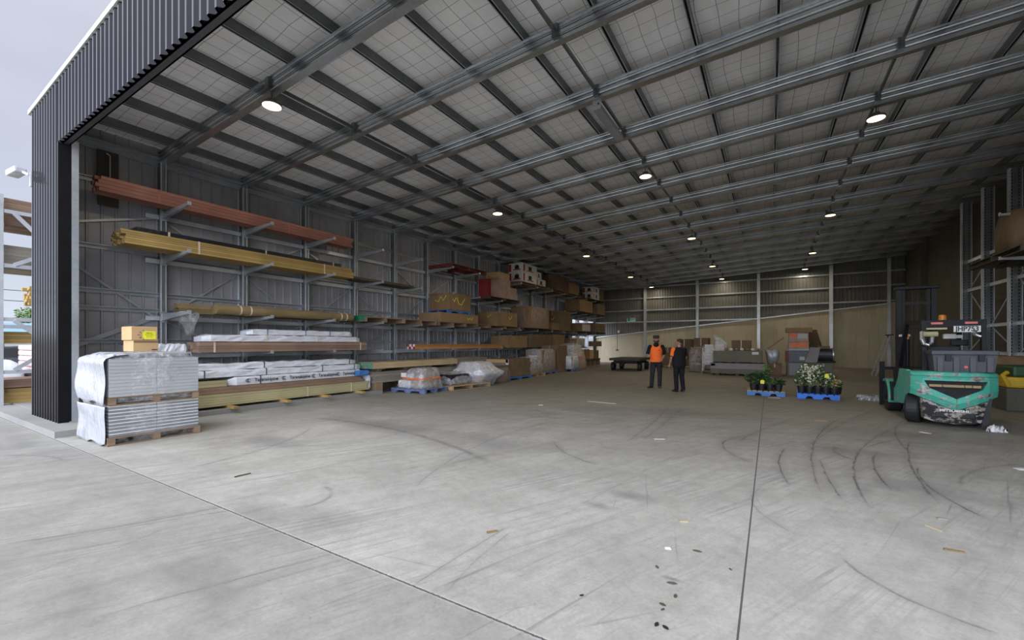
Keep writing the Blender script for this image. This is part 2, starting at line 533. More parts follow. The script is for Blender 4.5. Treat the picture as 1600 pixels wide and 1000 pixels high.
    base = t.mix(t.math('MULTIPLY', t.math('SUBTRACT', 1.0, t.math('DIVIDE', jn, 0.026), clamp=True), 0.3), base, (0.7, 0.69, 0.66))
    base = t.mix(t.math('LESS_THAN', jn, 0.007), base, (0.09, 0.085, 0.08))
    t.link(base, t.b.inputs['Base Color'])
    t.bump(t.math('ADD', t.math('MULTIPLY', mid, 0.6), t.math('MULTIPLY', fine, 0.3)), 0.12, 0.01)
    rr = t.ramp(mid, (0.3, (0.5, 0.5, 0.5)), (0.7, (0.75, 0.75, 0.75)))
    t.link(rr, t.b.inputs['Roughness'])
    return t.m


#ARCS_BEGIN
ARCS = [
    (0.71, 7.53, 1.351, -4.0007, -2.244, 0.07, 0.6),
    (15.56, 4.63, 16.32, 2.9522, 2.7571, 0.06, 0.5),
    (5.34, 6.7, 5.234, 2.9455, 3.3377, 0.05, 0.7),
    (18.2, 6.02, 17.743, 2.8428, 3.1679, 0.06, 0.65),
    (14.61, 6.64, 14.026, -3.1817, -3.0561, 0.045, 0.65),
    (1.51, 7.9, 0.7, -3.64, -2.3361, 0.14, 0.55),
    (10.3, 5.61, 9.472, 2.8788, 3.1743, 0.06, 0.7),
    (7.23, 6.49, 6.109, 2.8571, 3.2129, 0.06, 0.75),
    (17.84, 5.2, 16.412, 2.8912, 3.1034, 0.06, 0.75),
    (4.55, 6.57, 3.028, -3.449, -2.7932, 0.055, 0.7),
    (1.25, 4.19, 0.817, -2.9036, -1.7608, 0.06, 0.5),
    (72.89, 36.46, 79.084, -2.7195, -2.7104, 0.05, 0.5),
    (-7.12, -2.82, 8.47, 1.7452, 1.0829, 0.25, 0.45),
    (-1.36, 7.16, 1.893, -2.685, -1.8595, 0.06, 0.5),
    (-9.8, 2.35, 3.427, 0.0044, 0.8284, 0.05, 0.45),
    (-7.11, 5.09, 1.461, -1.392, 0.5572, 0.06, 0.35),
    (3.18, 6.35, 7.164, -2.7015, -3.4025, 0.05, 0.35),
    (-4.23, 2.58, 0.352, -0.5557, 1.7747, 0.12, 0.4),
    (12.34, 8.23, 10.576, 3.1785, 2.7791, 0.07, 0.5),
    (-1.0, 10.58, 0.841, -4.7491, -2.8652, 0.07, 0.5),
    (-47.54, 6.91, 45.546, -0.0009, 0.0961, 0.08, 0.4),
    (-58.08, 7.97, 56.283, -0.0175, 0.0621, 0.08, 0.4),
    (0.92, 5.07, 1.083, -3.5461, -2.3049, 0.04, 0.4),
    (12.93, 9.61, 13.315, -2.7861, -2.753, 0.05, 0.5),
    (34.68, 0.1, 35.076, 2.9178, 2.7538, 0.06, 0.5),
    (13.25, 2.26, 13.469, 2.6733, 2.4356, 0.07, 0.4),
    (4.71, 6.01, 2.957, 2.9213, 2.2362, 0.1, 0.4),
    (21.01, 2.63, 20.603, 2.9111, 2.6609, 0.05, 0.5),
    (-14.11, 5.85, 9.475, -0.422, -0.1462, 0.015, 0.45),
    (-1160.81, 86.43, 1158.816, -0.0729, -0.0688, 0.012, 0.5),
    (9.19, 1.93, 11.204, 3.1351, 3.0296, 0.03, 0.4),
    (2.54, 3.0, 4.418, -2.9276, -3.1601, 0.03, 0.35),
    (68.5, -7.41, 71.009, 2.9962, 2.9296, 0.03, 0.25),
]
ARCS_OUT = [
    (-8.61, 3.27, 4.203, -0.6427, -0.1937, 0.05, 0.45),
    (4.67, -3.4, 10.599, 2.7417, 2.5391, 0.02, 0.6),
    (28.63, -12.48, 34.656, 2.7536, 2.6952, 0.035, 0.5),
    (75.52, -33.42, 85.947, 2.7332, 2.7124, 0.035, 0.5),
    (-2.36, 1.97, 0.573, 2.0568, 0.8399, 0.015, 0.6),
    (6.48, -2.51, 10.223, 2.7571, 2.6345, 0.02, 0.4),
    (-8.29, 0.02, 1.718, 1.5378, 2.2679, 0.05, 0.5),
]
BLOTS = [
    (-6.43, 5.74, 1.6, 0.5, 0.4),
    (-6.99, 3.82, 0.9, 0.35, 0.35),
    (-3.86, 5.73, 1.2, 0.5, 0.35),
    (-4.17, 2.16, 0.45, 0.3, 0.35),
    (1.03, 8.0, 0.5, 0.4, 0.35),
    (1.48, 6.33, 0.5, 0.35, 0.4),
    (-1.25, 4.43, 0.25, 0.15, 0.4),
    (-0.57, 3.02, 0.08, 0.03, 0.6),
    (-0.21, 7.96, 0.8, 0.5, 0.2),
    (-3.52, 2.39, 0.5, 0.3, 0.3),
    (-1.45, 4.01, 0.2, 0.08, 0.4),
    (-1.56, 10.51, 1.5, 0.8, 0.35),
    (-3.49, 9.88, 1.2, 0.6, 0.25),
    (2.07, 9.92, 1.5, 0.6, 0.3),
]
BLOTS_OUT = [
    (-3.4, 1.33, 0.5, 0.25, 0.25),
    (-2.64, 2.11, 0.35, 0.2, 0.25),
    (-3.76, 0.85, 0.4, 0.2, 0.2),
    (-2.79, 1.29, 0.25, 0.2, 0.2),
    (-10.47, 1.69, 0.9, 0.15, 0.2),
]
#ARCS_END


def concrete(name, c, stain=True):
    t = NT(name).set(0.8)
    n = t.noise(t.coord(), 0.7, 6, 0.6)
    n2 = t.noise(t.coord((9, 9, 0.5)), 1.0, 4, 0.6)
    col = t.ramp(n, (0.3, tuple(x * 0.85 for x in c)), (0.7, tuple(x * 1.1 for x in c)))
    if stain:
        col = t.mix(t.math('MULTIPLY', t.ramp(n2, (0.55, (0, 0, 0)), (0.75, (1, 1, 1))), 0.4), col, tuple(x * 0.35 for x in c))
    t.link(col, t.b.inputs['Base Color'])
    t.bump(n, 0.1)
    return t.m


M['floor_in'] = floor_mat('shed_floor_concrete', True)
M['floor_out'] = floor_mat('yard_concrete', False)
M['kerb'] = concrete('kerb_concrete', (0.27, 0.265, 0.245), False)
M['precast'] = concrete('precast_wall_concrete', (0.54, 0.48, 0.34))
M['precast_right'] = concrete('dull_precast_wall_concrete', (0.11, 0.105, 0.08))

# ------------------------------------------------------------------ mesh helpers
class MB:
    def __init__(self):
        self.b = bmesh.new()

    def verts(self, vs):
        return [self.b.verts.new(v) for v in vs]

    def face(self, vs):
        try:
            return self.b.faces.new(vs)
        except ValueError:
            return None

    def box(self, x0, x1, y0, y1, z0, z1, mat=None, bev=0.0):
        vs = self.verts([(x, y, z) for z in (z0, z1) for y in (y0, y1) for x in (x0, x1)])
        if mat is not None:
            for v in vs:
                v.co = mat @ v.co
        fs = []
        for f in ((0, 2, 3, 1), (4, 5, 7, 6), (0, 1, 5, 4), (2, 6, 7, 3), (0, 4, 6, 2), (1, 3, 7, 5)):
            fs.append(self.face([vs[i] for i in f]))
        if bev:
            es = {ed for f in fs for ed in f.edges}
            bmesh.ops.bevel(self.b, geom=list(es), offset=bev, segments=2, profile=0.6, affect='EDGES')
        return self

    def bar(self, p, q, w, h, up=(0, 0, 1)):
        p, q = Vector(p), Vector(q)
        d = q - p
        L = d.length
        d.normalize()
        u = Vector(up)
        if abs(d.dot(u)) > 0.95:
            u = Vector((0, 1, 0))
        s = d.cross(u).normalized()
        t = s.cross(d).normalized()
        m = Matrix(((d.x, s.x, t.x, p.x), (d.y, s.y, t.y, p.y), (d.z, s.z, t.z, p.z), (0, 0, 0, 1)))
        return self.box(0, L, -w / 2, w / 2, -h / 2, h / 2, m)

    def tube(self, pts, r, seg=8, cap=True):
        pts = [Vector(p) for p in pts]
        rs = r if isinstance(r, (list, tuple)) else [r] * len(pts)
        rings = []
        ref = None
        for i, p in enumerate(pts):
            a = pts[max(0, i - 1)]
            c = pts[min(len(pts) - 1, i + 1)]
            d = (c - a).normalized()
            if ref is None:
                ref = Vector((0, 0, 1)) if abs(d.z) < 0.9 else Vector((1, 0, 0))
            s = d.cross(ref).normalized()
            t = s.cross(d).normalized()
            ref = t
            rings.append(self.verts([p + (s * math.cos(2 * PI * k / seg) + t * math.sin(2 * PI * k / seg)) * rs[i] for k in range(seg)]))
        for a, c in zip(rings, rings[1:]):
            for k in range(seg):
                self.face([a[k], a[(k + 1) % seg], c[(k + 1) % seg], c[k]])
        if cap:
            self.face(rings[0][::-1])
            self.face(rings[-1])
        return self

    def loft(self, rings, cap=True):
        rr = [self.verts(r) for r in rings]
        n = len(rr[0])
        for a, c in zip(rr, rr[1:]):
            for k in range(n):
                self.face([a[k], a[(k + 1) % n], c[(k + 1) % n], c[k]])
        if cap:
            self.face(rr[0][::-1])
            self.face(rr[-1])
        return self

    def prism(self, poly, axis, a, b):
        """poly: 2-D outline on the two other axes (in x,y,z order), extruded from a to b along axis"""
        def mk(p, t):
            q = [p[0], p[1]]
            q.insert(axis, t)
            return q
        return self.loft([[mk(p, a) for p in poly], [mk(p, b) for p in poly]])

    def ball(self, c, rx, ry, rz, u=12, v=8):
        rings = []
        for i in range(1, v):
            th = PI * i / v
            rings.append([(c[0] + rx * math.sin(th) * math.cos(2 * PI * k / u), c[1] + ry * math.sin(th) * math.sin(2 * PI * k / u), c[2] - rz * math.cos(th)) for k in range(u)])
        rr = [self.verts(r) for r in rings]
        for a, b2 in zip(rr, rr[1:]):
            for k in range(u):
                self.face([a[k], a[(k + 1) % u], b2[(k + 1) % u], b2[k]])
        lo = self.b.verts.new((c[0], c[1], c[2] - rz))
        hi = self.b.verts.new((c[0], c[1], c[2] + rz))
        for k in range(u):
            self.face([lo, rr[0][(k + 1) % u], rr[0][k]])
            self.face([hi, rr[-1][k], rr[-1][(k + 1) % u]])
        return self

    def data(self, name, mat, smooth=False):
        bmesh.ops.recalc_face_normals(self.b, faces=self.b.faces)
        me = bpy.data.meshes.new(name)
        self.b.to_mesh(me)
        self.b.free()
        if mat is not None:
            me.materials.append(M[mat] if isinstance(mat, str) else mat)
        if smooth:
            for p in me.polygons:
                p.use_smooth = True
        return me

    def build(self, name, mat, parent=None, smooth=False):
        o = bpy.data.objects.new(name, self.data(name, mat, smooth))
        COL.objects.link(o)
        if parent is not None:
            o.parent = parent
        return o


def tag(o, label, cat, group=None):
    o['label'] = label
    o['category'] = cat
    if group:
        o['group'] = group
    return o


def thing(name, label, cat, loc=(0, 0, 0), rz=0.0, group=None):
    o = bpy.data.objects.new(name, None)
    o.empty_display_size = 0.2
    COL.objects.link(o)
    o.location = loc
    o.rotation_euler = (0, 0, rz)
    return tag(o, label, cat, group)


def struct(name, mb, mat, smooth=False):
    o = mb.build(name, mat, None, smooth)
    o['kind'] = 'structure'
    return o


KIDS = {}


def dup(root, loc, rz=0.0, label=None, group=None):
    """copy a thing, its parts and their sub-parts (shared mesh data)"""
    r = root.copy()
    COL.objects.link(r)
    r.location = loc
    r.rotation_euler = (0, 0, rz)
    if label:
        r['label'] = label
    if group:
        r['group'] = group
    if root.name not in KIDS:
        KIDS[root.name] = [(c, list(c.children)) for c in root.children]
    for ch, subs in KIDS[root.name]:
        c = ch.copy()
        COL.objects.link(c)
        c.parent = r
        for g in subs:
            d = g.copy()
            COL.objects.link(d)
            d.parent = c
    return r


def text_mesh(s, size, mat, depth=0.002, bold=0.0):
    cu = bpy.data.curves.new('lettering', 'FONT')
    cu.body = s
    cu.size = size
    cu.extrude = depth
    cu.offset = bold
    cu.align_x = 'CENTER'
    cu.align_y = 'CENTER'
    tmp = bpy.data.objects.new('lettering_tmp', cu)
    COL.objects.link(tmp)
    dg = bpy.context.evaluated_depsgraph_get()
    me = bpy.data.meshes.new_from_object(tmp.evaluated_get(dg))
    bpy.data.objects.remove(tmp)
    bpy.data.curves.remove(cu)
    me.materials.clear()
    me.materials.append(M[mat])
    return me


def put_mesh(me, name, parent, loc, rot=(0, 0, 0), scale=(1, 1, 1)):
    o = bpy.data.objects.new(name, me)
    COL.objects.link(o)
    o.parent = parent
    o.location = loc
    o.rotation_euler = rot
    o.scale = scale
    return o


def remeshed(mb, name, mat, parent, voxel=0.014, smooth=4):
    """union of lofted limbs as one continuous skin"""
    me = mb.data(name + '_tmp', None)
    tmp = bpy.data.objects.new(name + '_tmp', me)
    COL.objects.link(tmp)
    m = tmp.modifiers.new('r', 'REMESH')
    m.mode = 'VOXEL'
    m.voxel_size = voxel
    s = tmp.modifiers.new('s', 'SMOOTH')
    s.iterations = smooth
    s.factor = 0.5
    dg = bpy.context.evaluated_depsgraph_get()
    out = bpy.data.meshes.new_from_object(tmp.evaluated_get(dg))
    bpy.data.objects.remove(tmp)
    bpy.data.meshes.remove(me)
    out.name = name
    out.materials.clear()
    out.materials.append(M[mat])
    for p in out.polygons:
        p.use_smooth = True
    o = bpy.data.objects.new(name, out)
    COL.objects.link(o)
    o.parent = parent
    return o


# ------------------------------------------------------------------ shed constants
WL = -13.1          # inner face of the left wall sheet
XR = 7.25           # right wall
YF = 2.36           # facade plane
YB = 35.6           # back wall
XP = -12.8          # front flange of the left uprights
BAY = 1.902
Y0 = 4.43
POST_Y = [Y0 + BAY * k for k in range(17)]


def zraf(x):        # underside of the rafters
    return 6.05 + 0.05 * (x + 12.8)


# ------------------------------------------------------------------ setting: ground and floor
mb = MB()
mb.box(WL - 0.1, XR + 0.3, 2.04, YB + 0.3, -0.25, 0.0)
struct('floor', mb, 'floor_in')
mb = MB()
mb.box(-160, 40, -25, 2.04, -0.25, 0.0)
struct('ground_yard', mb, 'floor_out')
mb = MB()
mb.box(-160, WL - 0.1, 2.04, 120, -0.25, 0.0)
struct('ground_side_yard', mb, 'floor_out')
# kerb under the racks and around the corner column
mb = MB()
mb.prism([(-60, 2.42), (-60, 2.06), (-10.3, 2.06), (-10.3, 2.9), (-10.55, 3.2), (-10.55, 9.4), (-13.2, 9.4), (-13.2, 2.42)][1:], 2, 0.0, 0.11)
mb2 = MB()
mb2.prism([(-15.7, 2.06), (-10.3, 2.06), (-10.3, 2.85), (-10.6, 3.05), (-10.6, 9.4), (-13.35, 9.4), (-13.35, 2.5), (-15.7, 2.5)], 2, 0.0, 0.11)
mb.b.free()
struct('kerb', mb2, 'kerb')
mb = MB().box(-16.5, -13.35, 2.5, 2.75, 0.0, 0.12)
struct('kerb_side', mb, 'kerb')


# ------------------------------------------------------------------ setting: walls
def ribbed(y0, y1, z0f, z1f, x, sgn, pitch, h, top_w=0.03, t=0.004, axis='Y', steps=None):
    """trapezoid-ribbed sheet; the ribs rise by h towards sgn; z limits are functions of the run coordinate"""
    pts = []
    y = y0
    while y < y1 - 1e-6:
        for dy, d in (steps or ((0.0, 0.0), (pitch - top_w * 2.4, 0.0), (pitch - top_w * 1.9, h), (pitch - top_w * 0.9, h), (pitch - top_w * 0.4, 0.0))):
            if y + dy < y1:
                pts.append((y + dy, d))
        y += pitch
    pts.append((y1, 0.0))
    mb = MB()
    rows = []
    for (yy, d) in pts:
        a = x + sgn * d
        if axis == 'Y':
            rows.append(mb.verts([(a, yy, z0f(yy)), (a, yy, z1f(yy))]))
        else:
            rows.append(mb.verts([(yy, a, z0f(yy)), (yy, a, z1f(yy))]))
    for p, q in zip(rows, rows[1:]):
        mb.face([p[0], q[0], q[1], p[1]])
    return mb


def solidify(o, t):
    m = o.modifiers.new('thickness', 'SOLIDIFY')
    m.thickness = t
    m.offset = 0
    return o


DOOR_Y0, DOOR_Y1, DOOR_Z = 30.4, 35.3, 3.5
ztop = zraf(WL) + 0.46
struct('wall_left', ribbed(YF + 0.05, DOOR_Y0, lambda y: 0.0, lambda y: ztop, WL, 1, 0.25, 0.028), 'clad_in')
struct('wall_left_over_door', ribbed(DOOR_Y0, YB, lambda y: DOOR_Z if y < DOOR_Y1 else DOOR_Z, lambda y: ztop, WL, 1, 0.25, 0.028), 'clad_in')
struct('wall_left_skin', MB().box(WL - 0.12, WL - 0.1, YF, DOOR_Y0, 0, ztop).box(WL - 0.12, WL - 0.1, DOOR_Y0, YB, DOOR_Z, ztop).box(WL - 0.12, WL, DOOR_Y1, YB + 0.2, 0, DOOR_Z), 'clad')
# horizontal wall girts between the uprights
for z in (0.95, 1.7, 2.45, 2.85, 3.85, 5.35, 6.2):
    struct('trim_girt', MB().box(WL + 0.03, WL + 0.13, YF + 0.1, DOOR_Y0 - 0.05, z - 0.012, z + 0.012).box(WL + 0.03, WL + 0.05, YF + 0.1, DOOR_Y0 - 0.05, z - 0.09, z), 'galv')

# back wall: precast concrete with a raking top, sheeting above
def zconc(x):
    return 2.25 + 0.104 * (x + 12.0)


mb = MB()
mb.prism([(WL - 0.1, 0), (XR + 0.3, 0), (XR + 0.3, zconc(XR + 0.3)), (WL - 0.1, zconc(WL - 0.1))], 1, YB, YB + 0.18)
struct('wall_back_concrete', mb, 'precast')
struct('wall_back', ribbed(WL - 0.1, XR + 0.3, lambda x: zconc(x) - 0.02, lambda x: zraf(x) + 0.5, YB, -1, 0.2, 0.03, axis='X'), 'clad_back')
struct('wall_back_skin', MB().prism([(WL - 0.1, 0), (XR + 0.3, 0), (XR + 0.3, zraf(XR) + 0.6), (WL - 0.1, zraf(WL) + 0.5)], 1, YB + 0.2, YB + 0.24), 'clad')
mb = MB()
mb.bar((WL, YB - 0.05, zconc(WL)), (XR, YB - 0.05, zconc(XR)), 0.1, 0.07)
struct('trim_raking_rail', mb, 'galv_bright')
for i, (x, y) in enumerate(((-8.75, 35.35), (-4.78, 35.35), (-0.7, 35.35), (3.5, 35.35))):
    struct('wall_back_post', MB().box(x - 0.095, x + 0.095, y - 0.13, y - 0.1, 0, zraf(x)).box(x - 0.095, x + 0.095, y + 0.1, y + 0.13, 0, zraf(x)).box(x + 0.05, x + 0.08, y - 0.1, y + 0.1, 0, zraf(x)), 'galv_bright' if i > 1 else 'galv')
for z in (3.4, 4.35, 5.35, 6.25):
    x0 = WL if z < 5.9 else -2.5
    x0 = max(x0, -12 + (z - 0.1 - 2.25) / 0.104) if z < 4.5 else x0
    x0 = WL
    xe = XR
    if z < zconc(XR):
        xe = -12 + (z - 2.25) / 0.104
    struct('trim_back_girt', MB().box(x0, xe, YB - 0.14, YB - 0.03, z - 0.015, z + 0.015).box(x0, xe, YB - 0.16, YB - 0.14, z - 0.05, z + 0.05), 'galv')

# right wall: precast below, dark sheeting above, deep pilasters
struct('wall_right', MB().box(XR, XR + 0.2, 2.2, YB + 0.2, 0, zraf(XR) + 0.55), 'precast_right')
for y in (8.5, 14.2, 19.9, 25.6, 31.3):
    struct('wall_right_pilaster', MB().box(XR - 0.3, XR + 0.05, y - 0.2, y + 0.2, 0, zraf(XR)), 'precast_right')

# ------------------------------------------------------------------ setting: roof
def zroof(x):
    return zraf(x) + 0.5


mb = MB()
mb.prism([(WL - 0.1, zroof(WL - 0.1)), (XR + 0.3, zroof(XR + 0.3)), (XR + 0.3, zroof(XR + 0.3) + 0.06), (WL - 0.1, zroof(WL - 0.1) + 0.06)], 1, YF + 0.02, YB + 0.25)
struct('ceiling', mb, 'roof')

# rafters: lipped channel sections back to back, two pressed grooves along the web
def rafter(y, w, dark=False):
    h = 0.30
    v = w * 0.55
    g = 0.014
    half = [(w, 0), (w, 0.024), (w - 0.012, 0.024), (w - 0.012, 0.012), (v - 0.02, 0.012), (v, 0.03), (v, 0.08), (v - 0.022, 0.083), (v - 0.022, 0.094), (v, 0.097), (v, 0.112), (v + 0.007, 0.128), (v + 0.007, 0.146), (v, 0.15), (v, 0.185), (v - 0.022, 0.188), (v - 0.022, 0.199), (v, 0.202), (v, 0.218), (v + 0.007, 0.234), (v + 0.007, 0.25), (v, 0.254), (v, h - 0.02), (w, h - 0.016), (w, h)]
    prof = [(-p, q) for p, q in reversed(half)] + half
    mb = MB()
    mb.loft([[(x, y + p[0], zraf(x) + p[1]) for p in prof] for x in (WL + 0.12, XR - 0.05)])
    return struct('roof_rafter', mb, 'galv_rafter')


for k, y in enumerate(POST_Y):
    rafter(y, 0.075 if k % 2 == 0 else 0.06)

# purlins: channels running the length of the shed on top of the rafters
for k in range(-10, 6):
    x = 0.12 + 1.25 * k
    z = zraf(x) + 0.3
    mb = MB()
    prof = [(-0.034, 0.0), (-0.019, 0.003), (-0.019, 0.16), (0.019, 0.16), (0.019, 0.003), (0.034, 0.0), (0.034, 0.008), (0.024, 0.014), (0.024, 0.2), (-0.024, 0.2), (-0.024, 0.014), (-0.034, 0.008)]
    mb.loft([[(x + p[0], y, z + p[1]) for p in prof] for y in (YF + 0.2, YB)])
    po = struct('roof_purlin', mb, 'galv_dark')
    po.data.materials.append(M['galv'])  # lips get the lighter steel: their bright edge is painted by colour
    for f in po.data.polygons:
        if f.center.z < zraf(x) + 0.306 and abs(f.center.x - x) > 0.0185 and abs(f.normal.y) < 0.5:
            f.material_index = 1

# bridging lines between the rafters with a cleat at each rafter
for x in (-8.0, -3.0, 2.0):
    z = zraf(x) + 0.17
    mb = MB()
    mb.box(x - 0.022, x + 0.022, POST_Y[0], POST_Y[-1], z - 0.03, z + 0.03)
    for y in POST_Y:
        mb.box(x - 0.05, x + 0.05, y - 0.1, y + 0.1, z - 0.1, z + 0.11)
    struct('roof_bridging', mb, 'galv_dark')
# eave strut along the left wall
struct('trim_eave', MB().box(WL + 0.02, WL + 0.2, YF + 0.1, YB, zraf(WL) + 0.12, zraf(WL) + 0.17).box(WL + 0.02, WL + 0.06, YF + 0.1, YB, zraf(WL) - 0.02, zraf(WL) + 0.16), 'galv')

# ------------------------------------------------------------------ setting: facade
ZFB = 5.37
CSTEP = ((0.0, 0.0), (0.045, 0.0), (0.095, 0.05), (0.135, 0.05), (0.185, 0.0))


def zfas(x):
    return 6.46 + 0.046 * (x + 13.6)


solidify(struct('wall_front_fascia', ribbed(-11.37, XR + 0.3, lambda x: ZFB, zfas, YF, -1, 0.186, 0.05, 0.028, axis='X', steps=CSTEP), 'clad'), 0.004)
solidify(struct('wall_front_column_cladding', ribbed(-13.3, -11.37, lambda x: 0.11, zfas, YF, -1, 0.186, 0.05, 0.028, axis='X', steps=CSTEP), 'clad'), 0.004)
mb = MB().box(-13.32, -13.28, YF - 0.03, YF + 0.5, 0.11, zfas(-13.3))
struct('trim_column_corner', mb, 'clad')
struct('trim_column_return', MB().box(-11.38, -11.33, YF - 0.05, YF + 0.13, 0.11, ZFB), 'black_flash')
mb = MB().box(-11.6, -11.36, YF + 0.13, YF + 0.15, 0.11, ZFB + 0.1).box(-11.36, -11.33, YF + 0.13, YF + 0.23, 0.11, ZFB + 0.1).box(-11.6, -11.36, YF + 0.21, YF + 0.23, 0.11, ZFB + 0.1)
mb.box(-11.62, -11.31, YF + 0.1, YF + 0.34, 0.11, 0.125).box(-11.335, -11.322, YF + 0.13, YF + 0.3, 0.12, 0.42)
struct('trim_jamb_post', mb, 'galv')
mb = MB()
mb.loft([[(x, YF - 0.07, zfas(x) - 0.02), (x, YF + 0.16, zfas(x) - 0.02), (x, YF + 0.16, zfas(x) + 0.07), (x, YF - 0.07, zfas(x) + 0.07)] for x in (-13.42, XR + 0.35)])
struct('trim_fascia_capping', mb, 'white_cap')
mb = MB()
mb.box(-11.4, XR, YF + 0.005, YF + 0.11, ZFB - 0.01, ZFB + 0.02).box(-11.4, XR, YF + 0.09, YF + 0.11, ZFB - 0.01, ZFB + 0.3).box(-11.4, XR, YF + 0.005, YF + 0.02, ZFB - 0.01, ZFB + 0.06)
struct('trim_header', mb, 'dark_steel')
struct('wall_front_inner', MB().prism([(WL, ZFB + 0.05), (XR, ZFB + 0.05), (XR, zroof(XR)), (WL, zroof(WL))], 1, YF + 0.045, YF + 0.06), 'clad_in')

exec_objects = True
#GOODS
# ------------------------------------------------------------------ lamps
def high_bay(x, y, label, drop):
    z = zraf(x) - drop
    t = thing('high_bay_light', label, 'ceiling light', (x, y, z), 0, 'round high bay lights under the roof')
    mb = MB()
    mb.loft([[(r * math.cos(2 * PI * k / 28), r * math.sin(2 * PI * k / 28), zz) for k in range(28)] for r, zz in ((0.165, 0.0), (0.178, 0.012), (0.172, 0.04), (0.11, 0.06), (0.075, 0.07), (0.075, 0.12), (0.05, 0.135))])
    mb.build('housing', 'lamp_body', t, False)
    mb = MB()
    mb.loft([[(0.16 * math.cos(2 * PI * k / 28), 0.16 * math.sin(2 * PI * k / 28), zz) for k in range(28)] for zz in (-0.006, 0.001)])
    mb.build('diffuser', 'lamp_glow', t)
    mb = MB().tube([(0, 0, 0.13), (0, 0, drop + 0.16)], 0.012, 6)
    mb.tube([(0.02, 0, 0.13), (0.05, 0.02, drop * 0.6), (0.01, 0, drop + 0.15)], 0.005, 5)
    mb.build('hanger', 'dark_steel', t)
    ld = bpy.data.lights.new('lamp_light', 'AREA')
    ld.shape = 'DISK'
    ld.size = 0.25
    ld.energy = LAMP_W
    ld.color = (1.0, 0.86, 0.66)
    lo = bpy.data.objects.new('lamp_light', ld)
    COL.objects.link(lo)
    lo.parent = t
    lo.location = (0, 0, -0.012)


ORD = ['nearest the fascia', 'second from the front', 'third from the front', 'fourth from the front', 'rearmost by the back wall']
for j, y in enumerate((Y0, 12.15, 20.4, 28.4, 34.3)):
    high_bay(-8.0, y + 0.0, 'high bay light in the row nearest the left rack, ' + ORD[j], 0.22)
for j, y in enumerate((12.15, 20.4, 28.4, 34.3)):
    high_bay(-3.0, y, 'warm round high bay light in the middle row, ' + ['first lit one from the front', 'second from the front', 'third from the front', 'rearmost by the back wall'][j], 0.22)
for j, y in enumerate((12.15, 20.4, 28.4, 34.3)):
    high_bay(2.0, y, 'high bay light above the forklift row, ' + ['first from the front', 'second from the front', 'third from the front', 'rearmost by the back wall'][j], 0.22)

t = thing('roof_casing', 'long grey box casing slung under the middle bridging line between two rafters', 'casing', (-3.05, 8.35, zraf(-3.05) - 0.1))
MB().box(-0.09, 0.09, 0.0, 1.6, 0.0, 0.09, None, 0.01).build('casing_body', 'galv', t)
for y in (0.1, 1.5):
    MB().box(-0.012, 0.012, y - 0.012, y + 0.012, 0.09, 0.26).build('hanger', 'dark_steel', t)
# ------------------------------------------------------------------ cantilever racks
LV = [1.39, 2.34, 3.75, 4.85]


def upright_data(top):
    mb = MB().box(-0.14, 0.13, -0.03, 0.03, 0.0, top)
    web = mb.data('upright', 'perf')
    mb = MB().box(0.10, 0.15, -0.058, -0.038, 0.0, top).box(0.10, 0.15, 0.038, 0.058, 0.0, top).box(0.10, 0.112, -0.038, 0.038, 0.0, top).box(-0.15, -0.14, -0.055, 0.055, 0.0, top)
    fl = mb.data('flange', 'galv_bright')
    return web, fl


def arm_data(sgn, L):
    mb = MB()
    mb.loft([[(sgn * s, -w, -d), (sgn * s, w, -d), (sgn * s, w, 0), (sgn * s, -w, 0)] for s, w, d in ((0.0, 0.035, 0.17), (L, 0.03, 0.05))])
    mb.box(sgn * L - 0.012, sgn * L + 0.012, -0.04, 0.04, -0.055, 0.03)
    mb.box(min(0, sgn * 0.02), max(0, sgn * 0.02), -0.06, 0.06, -0.22, 0.05)
    return mb.data('arm', 'galv')


def rack(name, label, x, sgn, ys, arms, base=0.11, levels=LV):
    t = thing(name, label, 'cantilever rack', (x, ys[0], base if base else 0))
    oz = t.location.z
    web, fl = upright_data(zraf(x) - oz + 0.02)
    for y in ys:
        o = put_mesh(web, 'upright', t, (-sgn * 0.15, y - ys[0], 0), (0, 0, 0 if sgn > 0 else PI))
        put_mesh(fl, 'flange', o, (0, 0, 0))
    ad = arm_data(sgn, 1.38)
    for k, y in enumerate(ys):
        for li in arms(k):
            put_mesh(ad, 'arm', t, (0.005 * sgn, y - ys[0], levels[li] - oz))
    for li, z in enumerate(levels):
        mb = MB().box(-sgn * 0.2 - 0.01, -sgn * 0.2 + 0.01, -0.3, ys[-1] - ys[0] + 0.3, z - 0.16 - oz, z - 0.06 - oz)
        mb.box(-sgn * 0.2 - 0.03, -sgn * 0.2 + 0.03, -0.3, ys[-1] - ys[0] + 0.3, z - 0.065 - oz, z - 0.055 - oz)
        mb.build('tie_rail', 'galv_bright', t)
    for k in range(len(ys) - 1):
        a, b = ys[k] - ys[0], ys[k + 1] - ys[0]
        for lo, hi, flip in ((1, 2, 0), (2, 3, 1), (0, 1, 1)):
            z0, z1 = levels[lo] - oz - 0.05, levels[hi] - oz - 0.18
            if (k + flip) % 2:
                z0, z1 = z1, z0
            MB().bar((-sgn * 0.24, a + 0.1, z0), (-sgn * 0.24, b - 0.1, z1), 0.02, 0.045).build('brace', 'galv', t)
    return t


rk = rack('cantilever_rack', 'long galvanised cantilever rack standing along the left corrugated wall', XP, 1, POST_Y[:16],
          lambda k: (0, 1, 2, 3) if k < 12 else (1, 2, 3))
